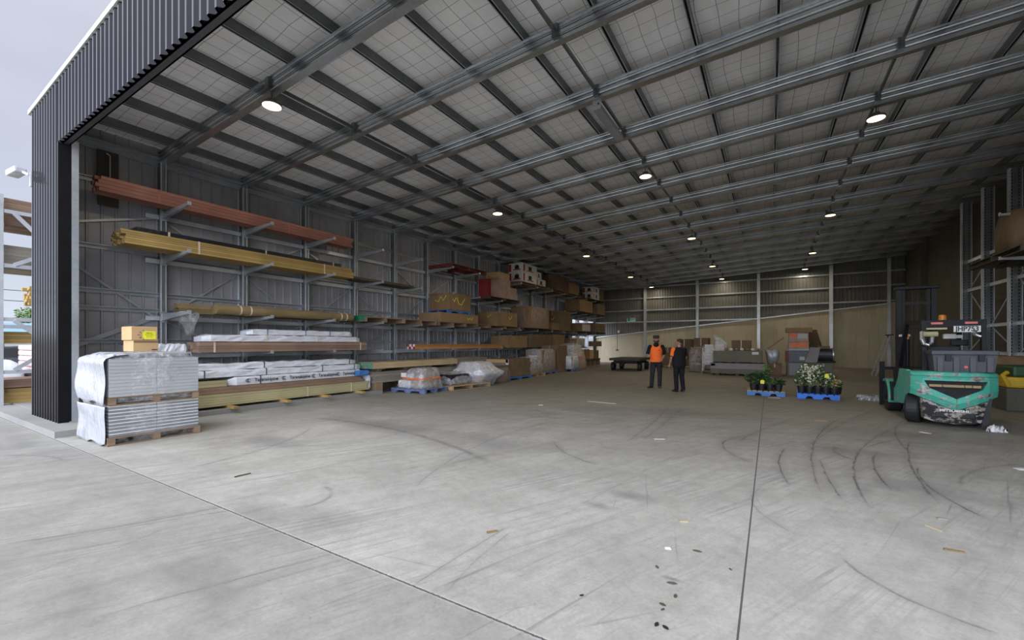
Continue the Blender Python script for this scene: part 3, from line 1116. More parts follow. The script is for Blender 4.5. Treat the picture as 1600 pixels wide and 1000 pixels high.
# first bay brace up to the jamb post
for lo, hi in ((LV[2] - 0.3, LV[1] - 0.2), (LV[3] - 0.3, LV[2] + 0.3)):
    pass
MB().bar((-0.245, -1.8, LV[2] - 0.3), (-0.245, -0.1, LV[1] - 0.2), 0.02, 0.05).build('brace', 'galv', rk)
MB().bar((-0.245, -1.8, 4.1), (-0.245, -0.1, LV[3] - 0.25), 0.02, 0.05).build('brace', 'galv', rk)
MB().bar((-0.245, -1.7, 1.35), (-0.245, -0.1, 2.15), 0.02, 0.1).build('brace', 'galv', rk)

rack('cantilever_rack', 'dim galvanised cantilever rack along the right concrete wall behind the forklift', 6.3, -1, [13.5 + BAY * k for k in range(6)],
     lambda k: (2, 3) if k < 2 else (), 0.0)


# ------------------------------------------------------------------ timber packs, pallets, cartons
def timber_pack(name, label, x0, x1, y0, y1, z0, nx, nz, bh, mat, straps=(), smat='strap_white', jit=0.05, cat='timber pack', group=None, gap=0.004, ends=None):
    t = thing(name, label, cat, ((x0 + x1) / 2, (y0 + y1) / 2, z0), 0, group)
    w = (x1 - x0) / nx
    L = y1 - y0
    me = MB().box(-w / 2 + gap / 2, w / 2 - gap / 2, -L / 2, L / 2, gap * 0.5, bh - gap * 0.5).data('board', mat)
    rnd = random.Random(hash(label) % 9999 if False else len(label) * 31 + nx)
    for i in range(nx):
        for k in range(nz):
            o = put_mesh(me, 'board', t, (-(x1 - x0) / 2 + w * (i + 0.5), rnd.uniform(-jit, jit), k * bh))
            if ends is not None:
                e1 = MB().box(-w / 2 + gap / 2, w / 2 - gap / 2, -L / 2 - 0.004, -L / 2 - 0.001, gap * 0.5, bh - gap * 0.5).build('painted_end', ends[(i + k) % len(ends)], o)
    W, H = (x1 - x0) / 2 + 0.006, nz * bh
    for s in straps:
        y = s - (y0 + y1) / 2
        MB().box(-W - 0.003, -W, y - 0.02, y + 0.02, 0, H).box(W, W + 0.003, y - 0.02, y + 0.02, 0, H).box(-W, W, y - 0.02, y + 0.02, H, H + 0.003).build('strap', smat, t)
    return t


def pallet(name, label, loc, rz=0.0, L=1.2, W=1.0, H=0.14, mat='wood_pallet', cat='pallet', group=None, boards=7, bearer='box'):
    t = thing(name, label, cat, loc, rz, group)
    th = 0.02
    bw = W / boards * 0.78
    bd = MB().box(-L / 2, L / 2, -bw / 2, bw / 2, 0, th).data('deck_board', mat)
    for i in range(boards):
        put_mesh(bd, 'deck_board', t, (0, -W / 2 + bw / 2 + (W - bw) * i / (boards - 1), H - th))
    for i in (-1, 0, 1):
        mb = MB()
        x = i * (L / 2 - 0.05)
        mb.box(x - 0.045, x + 0.045, -W / 2 + 0.003, W / 2 - 0.003, th, H - th)
        mb.build('bearer', mat, t)
    for i in (-1, 0, 1):
        y = i * (W / 2 - bw / 2)
        put_mesh(bd, 'bottom_board', t, (0, y, 0))
    return t


def block_pallet(name, label, loc, rz, L, W, H, mat, cat='pallet', deck=None, group=None):
    """pallet with nine blocks: arched sides"""
    t = thing(name, label, cat, loc, rz, group)
    deck = deck or mat
    n = 7
    bw = L / n * 0.8
    bd = MB().box(-bw / 2, bw / 2, -W / 2, W / 2, 0, 0.022).data('deck_board', deck)
    for i in range(n):
        put_mesh(bd, 'deck_board', t, (-L / 2 + bw / 2 + (L - bw) * i / (n - 1), 0, H - 0.022))
    for s in (-1, 0, 1):
        y = s * (W / 2 - 0.05)
        pr = [(-L / 2, 0), (-L / 2 + 0.2, 0), (-L / 2 + 0.24, H * 0.5), (-0.15, H * 0.5), (-0.1, 0), (0.1, 0), (0.15, H * 0.5), (L / 2 - 0.24, H * 0.5), (L / 2 - 0.2, 0), (L / 2, 0), (L / 2, H - 0.023), (-L / 2, H - 0.023)]
        MB().prism(pr, 1, y - 0.05, y + 0.05).build('bearer', mat, t)
    return t


def carton(name, label, x0, x1, y0, y1, z0, z1, mat='cardboard', group=None, tape=True, marks=(), cat='carton', lid=None, bev=0.006, panel=None):
    """panel: list of (side, u0, u1, v0, v1, mat) patches in 0..1 of that side; sides: 'y-' faces the front, 'x+' faces the aisle"""
    cx, cy = (x0 + x1) / 2, (y0 + y1) / 2
    t = thing(name, label, cat, (cx, cy, z0), 0, group)
    a, b, h = (x1 - x0) / 2, (y1 - y0) / 2, z1 - z0
    MB().box(-a, a, -b, b, 0, h, None, bev).build('carton_body', mat, t)
    if tape:
        MB().box(-0.025, 0.025, -b - 0.0015, -b, h * 0.72, h).box(-0.025, 0.025, -b - 0.0015, b + 0.0015, h, h + 0.0015).build('tape', 'tape', t)
    if lid:
        MB().box(-a - 0.02, a + 0.02, -b - 0.02, b + 0.02, h - lid, h + 0.004).build('lid', mat, t)
    for (side, u0, u1, v0, v1, m) in (panel or ()):
        mb = MB()
        if side == 'y-':
            mb.box(-a + 2 * a * u0, -a + 2 * a * u1, -b - 0.003, -b - 0.001, h * v0, h * v1)
        else:
            mb.box(a + 0.001, a + 0.003, -b + 2 * b * u0, -b + 2 * b * u1, h * v0, h * v1)
        mb.build('printed_panel', m, t)
    for (side, pts, m) in marks:
        mb = MB()
        P = []
        for u, v in pts:
            if side == 'y-':
                P.append((-a + 2 * a * u, -b - 0.002, h * v))
            else:
                P.append((a + 0.002, -b + 2 * b * u, h * v))
        mb.tube(P, 0.018, 5)
        mb.build('painted_mark', m, t)
    return t


def loft_wrap(mb, secs, seg=40, amp=0.02, seed=1):
    """draped film: rounded-rectangle sections (z, cx, cy, a, b) with creases"""
    rnd = random.Random(seed)
    rings = []
    ph = [rnd.uniform(0, 6.28) for _ in range(6)]
    for (z, cx, cy, a, b) in secs:
        ring = []
        for k in range(seg):
            th = 2 * PI * k / seg
            c, s = math.cos(th), math.sin(th)
            p = 5.0
            r = (abs(c) ** p + abs(s) ** p) ** (-1 / p)
            w = 1 + amp * (math.sin(5 * th + ph[0] + z * 4) * 0.4 + math.sin(11 * th + ph[1] - z * 7) * 0.3 + rnd.uniform(-0.5, 0.5) * 0.8)
            ring.append((cx + a * r * c * w, cy + b * r * s * w, z + amp * rnd.uniform(-0.4, 0.4)))
        rings.append(ring)
    mb.loft(rings)
    return mb


def wrapped_load(name, label, loc, secs, film='film', inner=(), rz=0.0, amp=0.03, seed=1, cat='wrapped load', group=None):
    """inner: (name, x0,x1,y0,y1,z0,z1,mat)"""
    t = thing(name, label, cat, loc, rz, group)
    for (n, x0, x1, y0, y1, z0, z1, m) in inner:
        MB().box(x0, x1, y0, y1, z0, z1, None, 0.012).build(n, m, t)
    loft_wrap(MB(), secs, 44, amp, seed).build('stretch_film', film, t, True)
    return t


# --- left rack, near bays
timber_pack('timber_pack', 'reddish brown timber pack on the topmost arms of the left rack', -12.52, -12.1, 3.06, 9.42, LV[3], 5, 4, 0.08, 'wood_red', (4.1, 7.2, 9.1), 'wood_red', 0.05)
timber_pack('timber_pack', 'yellow pine timber pack with pale straps on the left rack', -12.35, -11.72, 3.36, 9.15, LV[2], 7, 6, 0.05, 'wood_yellow', (4.75, 8.1), 'strap_white', 0.05)
timber_pack('timber_pack', 'black wrapped long pack lying on top of the yellow pine pack', -12.3, -11.85, 3.62, 8.8, LV[2] + 0.303, 3, 1, 0.12, 'black_wrap', (4.2, 6.4, 8.5), 'strap_white', 0.0)
t = thing('pole_bundle', 'round treated timber poles strapped in pairs on the left rack below the yellow pine', 'timber poles', (-11.75, 5.12, LV[1]))
for i, (dx, dz, dy) in enumerate(((0, 0.125, 0), (-0.25, 0.125, 0.06), (-0.125, 0.335, 0.12))):
    if i == 2:
        continue
    MB().tube([(dx, dy, dz), (dx, 4.0 + dy * 0.5, dz)], [0.122, 0.115], 20).build('pole', 'wood_pole', t, False)
for y in (0.55, 0.8, 3.55, 3.75):
    mb = MB()
    ring = [(0.126 * math.cos(a), 0.126 + 0.124 * math.sin(a)) for a in [R(-90 + 15 * k) for k in range(13)]] + [(-0.25 + 0.126 * math.cos(a), 0.126 + 0.124 * math.sin(a)) for a in [R(90 + 15 * k) for k in range(13)]]
    mb.loft([[(p[0], y - 0.018, p[1]) for p in ring], [(p[0], y + 0.018, p[1]) for p in ring]])
    mb.build('strap', 'strap_white', t)
timber_pack('timber_pack', 'dark treated sleepers behind the round poles on the left rack', -12.55, -12.15, 4.5, 8.9, LV[1], 2, 2, 0.12, 'wood_pole', (), 'strap_white', 0.06)
wrapped_load('plastic_film_scrap', 'crumpled clear film hanging from the arm under the dark sleepers', (-11.95, 4.62, 1.86), [(0.0, 0.0, 0.02, 0.05, 0.06), (0.12, 0.02, 0, 0.09, 0.1), (0.3, 0, 0, 0.12, 0.16), (0.42, -0.03, 0.02, 0.1, 0.2), (0.475, -0.05, 0.0, 0.13, 0.22)], 'film_thin', (), 0, 0.2, 5, 'plastic film')
timber_pack('timber_pack', 'brown rough sawn timber pack under the white wrapped packs', -12.1, -11.42, 4.66, 9.5, LV[0], 6, 3, 0.082, 'wood_brown', (4.95, 9.2), 'strap_white', 0.06)


def soft_pack(name, label, x0, x1, y0, y1, z0, z1, mat, ties, tmat='strap_dark', amp=0.012, seed=1, text=None, group=None):
    """plastic-sleeved board pack with a slightly wavy skin"""
    t = thing(name, label, 'wrapped timber', ((x0 + x1) / 2, y0, z0), 0, group)
    rnd = random.Random(seed)
    a, h, L = (x1 - x0) / 2, z1 - z0, y1 - y0
    rings = []
    n = 26
    for k in range(n + 1):
        y = L * k / n
        s = 0.72 if k in (0, n) else 1.0
        j = lambda: rnd.uniform(-amp, amp)
        rings.append([(-a * s, y, 0.002), (0, y, 0.0), (a * s + j() * 0.3, y, 0.004), (a * s + j(), y, h * 0.4), (a * s + j(), y, h * 0.8 * s), (a * 0.86 * s, y, h * s + j()), (0, y, h * s + j()), (-a * s, y, h * s + j())])
    MB().loft(rings).build('plastic_sleeve', mat, t, False)
    for yy in ties:
        y = yy - y0
        MB().box(-a - 0.012, a + 0.014, y - 0.012, y + 0.012, h + 0.004, h + 0.012).box(a + 0.012, a + 0.018, y - 0.012, y + 0.012, 0, h + 0.01).build('strap', tmat, t)
    if text:
        for yy in text:
            me = text_mesh('Taranakipine', 0.115, 'print_text', 0.001, 0.0022)
            put_mesh(me, 'printed_name', t, (a + 0.02, yy - y0, h * 0.52), (R(90), 0, R(90)))
            lg = MB()
            c = (yy - y0 - 0.46, h * 0.52)
            for s in (0, 1):
                pts = [(a + 0.02, c[0] + 0.04 * math.cos(q) + s * 0.04, c[1] + 0.04 * math.sin(q)) for q in [R(60 + 24 * i) for i in range(11)]]
                lg.tube(pts, 0.008, 5)
            lg.build('printed_emblem', 'print_text', t)
    return t


soft_pack('wrapped_timber_pack', 'white plastic sleeved pack directly on the brown rough sawn timber', -12.0, -11.45, 4.72, 9.25, LV[0] + 0.262, LV[0] + 0.43, 'white_wrap', (6.2, 7.7), 'strap_white', 0.014, 3)
for yy in (5.2, 7.0, 8.8):
    tag(MB().box(-12.05, -11.5, yy - 0.04, yy + 0.04, LV[0] + 0.247, LV[0] + 0.262).build('packer_batten', 'wood_brown'), 'thin brown batten between the rough sawn timber and the white sleeved pack', 'batten', 'battens under the white sleeved pack')
soft_pack('wrapped_timber_pack', 'white and blue sleeved pack, topmost above the brown rough sawn timber', -12.05, -11.6, 5.8, 9.05, LV[0] + 0.445, LV[0] + 0.59, 'white_wrap', (6.3, 7.4, 8.2), 'blue_dull', 0.01, 4)
soft_pack('wrapped_timber_pack', 'white sleeved pack at the front end of the rack behind the two small cartons', -12.35, -11.95, 3.5, 4.62, LV[0], LV[0] + 0.2, 'white_wrap', (), 'strap_dark', 0.02, 5)
# --- lowest stack on the kerb
for i, y in enumerate((3.7, 4.95, 6.2, 7.35, 8.5)):
    tag(MB().box(-12.5, -10.4, y - 0.05, y + 0.05, 0.11, 0.17).build('timber_bearer', 'wood_yellow'), ['short', 'first', 'second', 'third', 'fourth'][i] + ' square bearer poking out under the green boards' + (' beside the wrapped board stack' if i == 0 else ', counting from the wrapped board stack'), 'bearer', 'bearers under the green boards')
timber_pack('timber_pack', 'pale green treated boards at the very bottom of the left stack', -11.6, -10.72, 3.45, 8.95, 0.17, 6, 5, 0.052, 'wood_green', (6.9, 8.3), 'strap_white', 0.07)
timber_pack('timber_pack', 'brown rough slabs lying on the pale green treated boards', -11.7, -10.9, 3.6, 8.9, 0.435, 5, 2, 0.075, 'wood_brown', (), 'strap_white', 0.12)
soft_pack('wrapped_timber_pack', 'white sleeve with printed lettering on the brown slabs', -11.75, -11.0, 5.1, 9.0, 0.59, 0.79, 'white_wrap', (5.8,), 'strap_dark', 0.008, 7, (5.95, 6.85, 7.7, 8.5))
timber_pack('timber_pack', 'short green treated boards beside the printed white sleeve', -11.75, -10.98, 3.6, 5.05, 0.59, 5, 2, 0.07, 'wood_green', (), 'strap_white', 0.03)
soft_pack('wrapped_timber_pack', 'long white sleeved pack above the printed white sleeve', -11.8, -11.1, 3.7, 9.0, 0.8, 0.96, 'white_wrap', (4.6, 6.0, 7.6, 8.7), 'strap_dark', 0.02, 8)
soft_pack('wrapped_timber_pack', 'uppermost long white sleeved pack of the low stack', -11.85, -11.2, 3.7, 8.9, 0.97, 1.12, 'white_wrap', (6.0, 8.6), 'strap_dark', 0.02, 9)

# --- long dark boards and the planked level
timber_pack('timber_pack', 'long thin dark boards behind the end of the yellow pine pack', -12.4, -11.75, 9.3, 12.1, LV[2], 5, 3, 0.03, 'wood_dark', (), 'strap_white', 0.2)
for i, (y0, y1) in enumerate(((9.35, 12.9), (12.98, 16.6))):
    L, W, H = y1 - y0, 1.3, 0.17
    t = thing('long_pallet', ['long timber pallet with a green painted end on the left rack', 'long timber pallet under the wide yellow marked crate'][i], 'pallet', (-12.05, (y0 + y1) / 2, LV[1]))
    for b in range(8):
        x = -W / 2 + W * (b + 0.5) / 8
        MB().box(x - 0.07, x + 0.07, -L / 2, L / 2, H - 0.03, H).build('deck_board', 'wood_pallet' if b != 9 else 'wood_pale', t)
    for b in range(5):
        y = -L / 2 + 0.06 + (L - 0.12) * b / 4
        MB().box(-W / 2, W / 2, y - 0.05, y + 0.05, 0, H - 0.03).build('bearer', 'wood_pallet', t)
    if i == 0:
        o = MB().box(-W / 2, W / 2, -L / 2 - 0.004, -L / 2 + 0.35, H, H + 0.035).box(-W / 2, W / 2, -L / 2 - 0.008, -L / 2 - 0.003, 0.02, H).build('painted_end', 'green_end', t)
timber_pack('timber_pack', 'orange laminated beams with red and white ends on the left rack', -11.85, -11.42, 11.7, 17.85, LV[0], 4, 2, 0.095, 'wood_orange', (), 'strap_white', 0.04, ends=('white', 'red'))

YW = lambda s: [('x+', s, 'paint_yellow')]
# crates with yellow marks
t = carton('packing_crate', 'wide low cardboard crate with yellow mark under the blue pallet on the rack', -12.6, -11.4, 13.1, 15.7, LV[1] + 0.172, LV[1] + 0.55, 'cardboard', None, False, [('x+', [(0.68, 0.6), (0.72, 0.35), (0.76, 0.6), (0.8, 0.35), (0.84, 0.7)], 'paint_yellow')], 'crate')
block_pallet('pallet', 'blue pallet between the two yellow marked crates on the rack', (-12.0, 14.45, LV[1] + 0.554), R(90), 1.6, 1.1, 0.13, 'blue')
carton('packing_crate', 'tall cardboard crate with yellow scrawls on the blue pallet, high on the rack', -12.55, -11.45, 13.72, 15.2, LV[1] + 0.69, LV[1] + 1.4, 'cardboard', None, True,
       [('x+', [(0.35, 0.75), (0.42, 0.4), (0.55, 0.35), (0.7, 0.75)], 'paint_yellow'), ('x+', [(0.15, 0.65), (0.22, 0.5), (0.3, 0.75)], 'paint_yellow'), ('y-', [(0.3, 0.6), (0.45, 0.5), (0.6, 0.8), (0.7, 0.55), (0.85, 0.85)], 'paint_yellow')], 'crate', 0.06)

# red pallet on the top arms
pallet('pallet', 'dull red pallet with nothing on it, high on the left rack', (-12.05, 15.1, LV[3]), R(90), 2.6, 1.25, 0.15, 'red_dull')


def rpallet(label, y0, y1, z, mat='wood_pallet', W=1.2, H=0.14, x=-12.03, name='pallet'):
    return pallet(name, label, (x, (y0 + y1) / 2, z), R(90), y1 - y0, W, H, mat)


rpallet('dark pallet under the dark pink cartons on the left rack', 16.7, 19.5, LV[2], 'wood_dark')
for i, (x0, x1, y0, y1, z0, z1, m, lb) in enumerate((
        (-12.55, -11.95, 17.3, 18.6, 0, 0.95, 'red', 'stack of dark red cartons on the pallet below the red and white cartons'),
        (-11.93, -11.45, 17.5, 18.6, 0, 0.98, 'floral', 'wrapped pinkish cartons beside the dark red carton stack'),
        (-12.3, -11.5, 18.62, 19.3, 0, 0.62, 'floral', 'low pinkish carton behind the dark red carton stack'),
        (-12.3, -11.5, 17.6, 18.6, 0.985, 1.3, 'cardboard_light', 'pale pink carton lying on top of the pinkish cartons'))):
    carton('carton', lb, x0, x1, y0, y1, LV[2] + 0.142 + z0, LV[2] + 0.142 + z1, m, None, False, (), 'carton', None, 0.01)
rpallet('pallet under the yellow marked carton below the dark red cartons', 16.7, 19.6, LV[1])
carton('packing_crate', 'long cardboard crate with two yellow ticks below the dark red cartons', -12.55, -11.4, 17.3, 19.2, LV[1] + 0.142, LV[1] + 0.85, 'cardboard', None, True,
       [('x+', [(0.55, 0.7), (0.6, 0.5), (0.68, 0.6), (0.72, 0.8)], 'paint_yellow'), ('y-', [(0.45, 0.72), (0.52, 0.6), (0.7, 0.85)], 'paint_yellow')], 'crate')
rpallet('timber pallet under the stack of red and white printed cartons', 19.7, 23.1, LV[3])


def printed(label, x0, x1, y0, y1, z0, z1, group=None):
    return carton('printed_carton', label, x0, x1, y0, y1, z0, z1, 'white', group, False, (), 'carton', None, 0.008,
                  [('y-', 0.02, 0.2, 0.1, 0.9, 'red'), ('y-', 0.45, 0.75, 0.35, 0.72, 'black'), ('y-', 0.35, 0.85, 0.22, 0.34, 'red'), ('y-', 0.5, 0.7, 0.72, 0.82, 'red'),
                   ('x+', 0.05, 0.15, 0.1, 0.9, 'red'), ('x+', 0.4, 0.62, 0.3, 0.75, 'black'), ('x+', 0.3, 0.75, 0.18, 0.28, 'red')])


zt = LV[3] + 0.142
printed('red and white carton, lower one of the large pair high on the rack', -12.35, -11.45, 19.85, 21.5, zt, zt + 0.52)
printed('red and white carton, upper one of the large pair high on the rack', -12.35, -11.45, 19.85, 21.5, zt + 0.525, zt + 1.02)
printed('small red and white carton, upper behind the large printed pair', -12.2, -11.6, 21.7, 22.35, zt + 0.425, zt + 0.8)
printed('small red and white carton, lower behind the large printed pair', -12.2, -11.6, 21.7, 22.9, zt, zt + 0.42)
rpallet('timber pallet under the dim grey brown cartons near the roof', 23.5, 28.2, LV[3])
carton('carton', 'dim tall grey brown carton near the roof between the printed carton groups', -12.4, -11.45, 24.1, 25.9, zt, zt + 0.98, 'cardboard_dark')
carton('carton', 'paler square carton near the roof beside the dim tall one', -12.4, -11.45, 26.05, 27.7, zt, zt + 0.72, 'cardboard')
rpallet('dark pallet under the rearmost red and white cartons', 29.7, 33.0, LV[3], 'wood_dark')
printed('red and white carton, lower of the rearmost printed pair', -12.3, -11.45, 30.6, 31.9, zt, zt + 0.48)
printed('red and white carton, upper of the rearmost printed pair', -12.3, -11.45, 30.6, 31.9, zt + 0.485, zt + 0.95)
carton('carton', 'dim grey carton behind the rearmost printed pair', -12.3, -11.45, 32.0, 33.0, zt, zt + 0.85, 'cardboard_dark')
# fourth level further back
zt = LV[2] + 0.142
rpallet('pallet on the upper level under the two big rear cartons', 27.6, 31.0, LV[2], 'wood_dark')
carton('carton', 'large tan carton two levels up near the rear of the left rack', -12.5, -11.4, 27.8, 30.3, zt - 0.0, zt + 0.85, 'cardboard')
rpallet('pallet on the upper level by the rear end of the left rack', 31.05, 33.2, LV[2], 'wood_dark')
carton('carton', 'dark brown carton at the rear end of the upper rack level', -12.5, -11.4, 31.3, 33.1, zt, zt + 0.8, 'cardboard_dark')
# third level further back
zt = LV[1] + 0.142
rpallet('pallet under the large film wrapped brown carton in mid rack', 19.9, 23.4, LV[1], 'wood_dark')
wrapped_load('wrapped_carton', 'large brown carton with peeling clear film in the middle of the rack', (-11.98, 21.75, zt), [(0.0, 0, 0, 0.6, 1.3), (0.5, 0, 0, 0.62, 1.3), (1.0, 0, 0, 0.6, 1.28), (1.25, 0, 0, 0.56, 1.2)], 'film_thin', (('carton_body', -0.57, 0.57, -1.28, 1.25, 0, 1.2, 'cardboard'),), 0, 0.03, 11)
rpallet('pallet under the yellow ticked dark carton in mid rack', 23.5, 27.0, LV[1], 'wood_pallet')
carton('carton', 'dark tall carton with faint yellow tick standing in mid rack', -12.5, -11.45, 24.6, 26.3, zt + 0.0, zt + 1.25, 'cardboard_dark', None, True, [('y-', [(0.4, 0.6), (0.5, 0.5), (0.65, 0.68)], 'paint_yellow')])
carton('carton', 'low tan carton in front of the dark tall yellow ticked carton', -12.3, -11.45, 23.6, 24.55, zt, zt + 0.42, 'cardboard')
rpallet('pallet under the white fronted rear carton', 27.4, 30.5, LV[1], 'wood_dark')
carton('carton', 'carton with white front label near the rear of the middle level', -12.4, -11.4, 28.2, 29.9, zt, zt + 0.6, 'cardboard', None, True, (), 'carton', None, 0.006, [('x+', 0.05, 0.95, 0.08, 0.85, 'sheet_grey')])
rpallet('pallet under the slatted looking rear carton', 30.6, 33.3, LV[1], 'wood_dark')
carton('carton', 'brown carton of three bands at the rear end of the middle level', -12.45, -11.4, 30.8, 33.1, zt, zt + 0.72, 'cardboard_dark', None, False, (), 'carton', None, 0.006, [('x+', 0.0, 1.0, 0.3, 0.34, 'black'), ('x+', 0.0, 1.0, 0.64, 0.68, 'black')])

# --- second level further back and the low shelf
zb = LV[0]
carton('carton', 'dull brown carton at the end of the orange beams', -12.4, -11.35, 18.2, 20.2, zb, zb + 0.62, 'cardboard', None, True)
carton('carton', 'large brown carton above the tall floor carton in the middle of the rack', -12.4, -11.2, 20.3, 23.1, zb, zb + 0.72, 'cardboard_dark', None, True)
carton('carton', 'film covered brown carton beside the large one on the second level', -12.3, -11.3, 23.2, 25.0, zb, zb + 0.78, 'cardboard', None, True)
for i, (y0, y1) in enumerate(((25.4, 28.3), (28.35, 31.2))):
    t = thing('low_shelf_skid', ['dark low skid carrying the tan cartons near the rear of the rack', 'dark low skid at the rear end of the left rack'][i], 'skid', (-11.7, (y0 + y1) / 2, 0))
    L = y1 - y0
    MB().box(-0.6, 0.6, -L / 2, L / 2, 0.42, 0.5).build('deck', 'wood_dark', t)
    for b in range(4):
        y = -L / 2 + 0.08 + (L - 0.16) * b / 3
        MB().box(-0.58, 0.58, y - 0.05, y + 0.05, 0, 0.42).build('bearer', 'wood_pallet', t)
carton('carton', 'long tan carton on the dark low skid', -12.2, -11.15, 25.45, 27.35, 0.5, 1.3, 'cardboard')
for i, (y0, y1, z1, m) in enumerate(((27.4, 28.2, 1.2, 'cardboard_light'), (28.4, 29.2, 1.2, 'cardboard'), (29.25, 30.0, 1.15, 'cardboard_light'), (30.05, 31.1, 1.1, 'cardboard_dark'))):
    carton('carton', ['pale upright carton on the skid beside the long tan carton', 'second upright carton on the rear skid, darker than its neighbours', 'third upright carton on the rear skid, pale and film wrapped', 'rearmost dark carton on the low skids'][i], -12.0, -11.2, y0, y1, 0.5, z1, m)
wrapped_load('wrapped_carton', 'whitish film wrapped bundle on top of the tan cartons', (-11.7, 27.6, 1.31), [(0.0, 0, 0, 0.5, 0.9), (0.3, 0, 0, 0.52, 0.9), (0.62, 0, 0.05, 0.48, 0.75), (0.74, 0, 0.1, 0.4, 0.6)], 'film', (('carton_body', -0.44, 0.44, -0.8, 0.8, 0, 0.66, 'cardboard'),), 0, 0.06, 13)
carton('carton', 'small dark cartons at the rear end of the second level', -12.1, -11.5, 31.3, 32.6, zb, zb + 0.4, 'cardboard_dark')

# --- floor stack of long grey boards
for i, y in enumerate((9.35, 10.9, 12.45, 14.0)):
    tag(MB().box(-11.75, -10.7, y - 0.14, y + 0.14, 0, 0.34).build('timber_block', 'wood_pallet'), ['front', 'second', 'third', 'rear'][i] + ' heavy timber block under the long grey boards on the floor', 'timber block', 'blocks under the long grey boards')
timber_pack('timber_pack', 'weathered grey long boards stacked low on timber blocks', -11.75, -10.75, 9.1, 14.5, 0.34, 6, 5, 0.07, 'wood_grey', (), 'strap_white', 0.12)
for i, y in enumerate((9.4, 10.6, 11.8, 13.0)):
    tag(MB().box(-11.75, -10.72, y - 0.05, y + 0.05, 0.69, 0.79).build('spacer_batten', 'wood_dark'), 'dark spacer batten between the grey boards and the pale boards on top', 'batten', 'spacers between the floor board stacks')
timber_pack('timber_pack', 'pale boards on top of the weathered grey stack, teal painted end', -11.75, -10.78, 9.15, 13.4, 0.79, 6, 2, 0.1, 'wood_pale', (), 'strap_white', 0.05, ends=('teal_end',))
timber_pack('timber_pack', 'grey white boards continuing behind the pale boards', -11.75, -10.85, 13.5, 15.6, 0.69, 5, 3, 0.11, 'wood_grey', (), 'strap_white', 0.06)
soft_pack('wrapped_timber_pack', 'blue wrapped bundle squeezed on the end of the grey boards', -11.0, -10.75, 8.62, 9.0, 0.62, 0.76, 'blue', (), 'strap_dark', 0.01, 15)
for o_ in [soft_pack('wrapped_timber_pack', 'white film ended boards beside the printed sleeve end', -11.3, -10.8, 8.98, 9.08, 0.2, 0.6, 'white_wrap', (), 'strap_dark', 0.008, 16)]:
    pass
# ------------------------------------------------------------------ two-tier board stack by the column
SX0, SX1, SY0, SY1 = -10.0, -8.76, 2.33, 3.55
scx, scy = (SX0 + SX1) / 2, (SY0 + SY1) / 2
pallet('pallet', 'brown timber pallet on the floor under the wrapped grey board stack', (scx, scy, 0), R(90), SY1 - SY0 + 0.03, SX1 - SX0 + 0.03, 0.13, 'wood_pallet')
pallet('pallet', 'brown timber pallet between the two tiers of grey boards', (scx, scy, 0.625), R(90), SY1 - SY0, SX1 - SX0, 0.13, 'wood_pallet')


def board_tier(name, label, z0, z1, n, mats, film_secs, film):
    t = thing(name, label, 'board stack', (scx, scy, z0))
    a, b = (SX1 - SX0) / 2 - 0.01, (SY1 - SY0) / 2 - 0.01
    h = (z1 - z0) / n
    rnd = random.Random(n)
    for k in range(n):
        for s in (-1, 1):
            dx = rnd.uniform(-0.006, 0.006)
            y0, y1 = (-b, -0.004) if s < 0 else (0.004, b)
            edge = 0.013 if mats[0] == 'sheet_dark' else 0.006
            o = MB().box(-a + dx, a + dx, y0, y1, k * h + 0.002, (k + 1) * h - edge).build('board', mats[k % len(mats)], t)
            MB().box(-a + dx - 0.004, a + dx + 0.005, y0, y1, (k + 1) * h - edge + 0.0005, (k + 1) * h).build('pale_edge', 'sheet_edge' if edge > 0.01 else mats[-1], o)
    for sec in film_secs:
        f = loft_wrap(MB(), sec[0], 52, sec[2], sec[3]).build('stretch_film', sec[1], t, True)
    return t


board_tier('board_stack', 'lower tier of mid grey boards with white edges in film, nearest stack to the column', 0.132, 0.62, 9, ['sheet_dark', 'sheet_dark', 'sheet_dark'], (
    ([(-0.12, -0.02, 0.0, 0.64, 0.635), (0.0, -0.02, 0, 0.635, 0.625), (0.25, -0.01, 0, 0.63, 0.62), (0.48, -0.01, 0, 0.625, 0.615)], 'film_thin', 0.012, 21),), None)
board_tier('board_stack', 'upper tier of pale grey boards under puffed clear film, two small cartons on top', 0.757, 1.36, 11, ['sheet_grey', 'sheet_grey', 'sheet_grey'], (
    ([(-0.1, -0.03, 0.0, 0.645, 0.635), (0.0, -0.03, 0, 0.64, 0.625), (0.25, -0.03, 0, 0.645, 0.62), (0.5, -0.04, 0, 0.66, 0.625), (0.6, -0.03, 0, 0.64, 0.62), (0.67, -0.01, 0.0, 0.59, 0.58), (0.7, 0, 0, 0.45, 0.5)], 'film', 0.016, 22),), None)
tag(MB().box(scx - 0.5, scx + 0.52, scy - 0.52, scy + 0.52, 1.362, 1.425, None, 0.02).build('cover_sheet', 'engine_dark'), 'dark sheet lying on the upper board tier under the film', 'cover sheet')
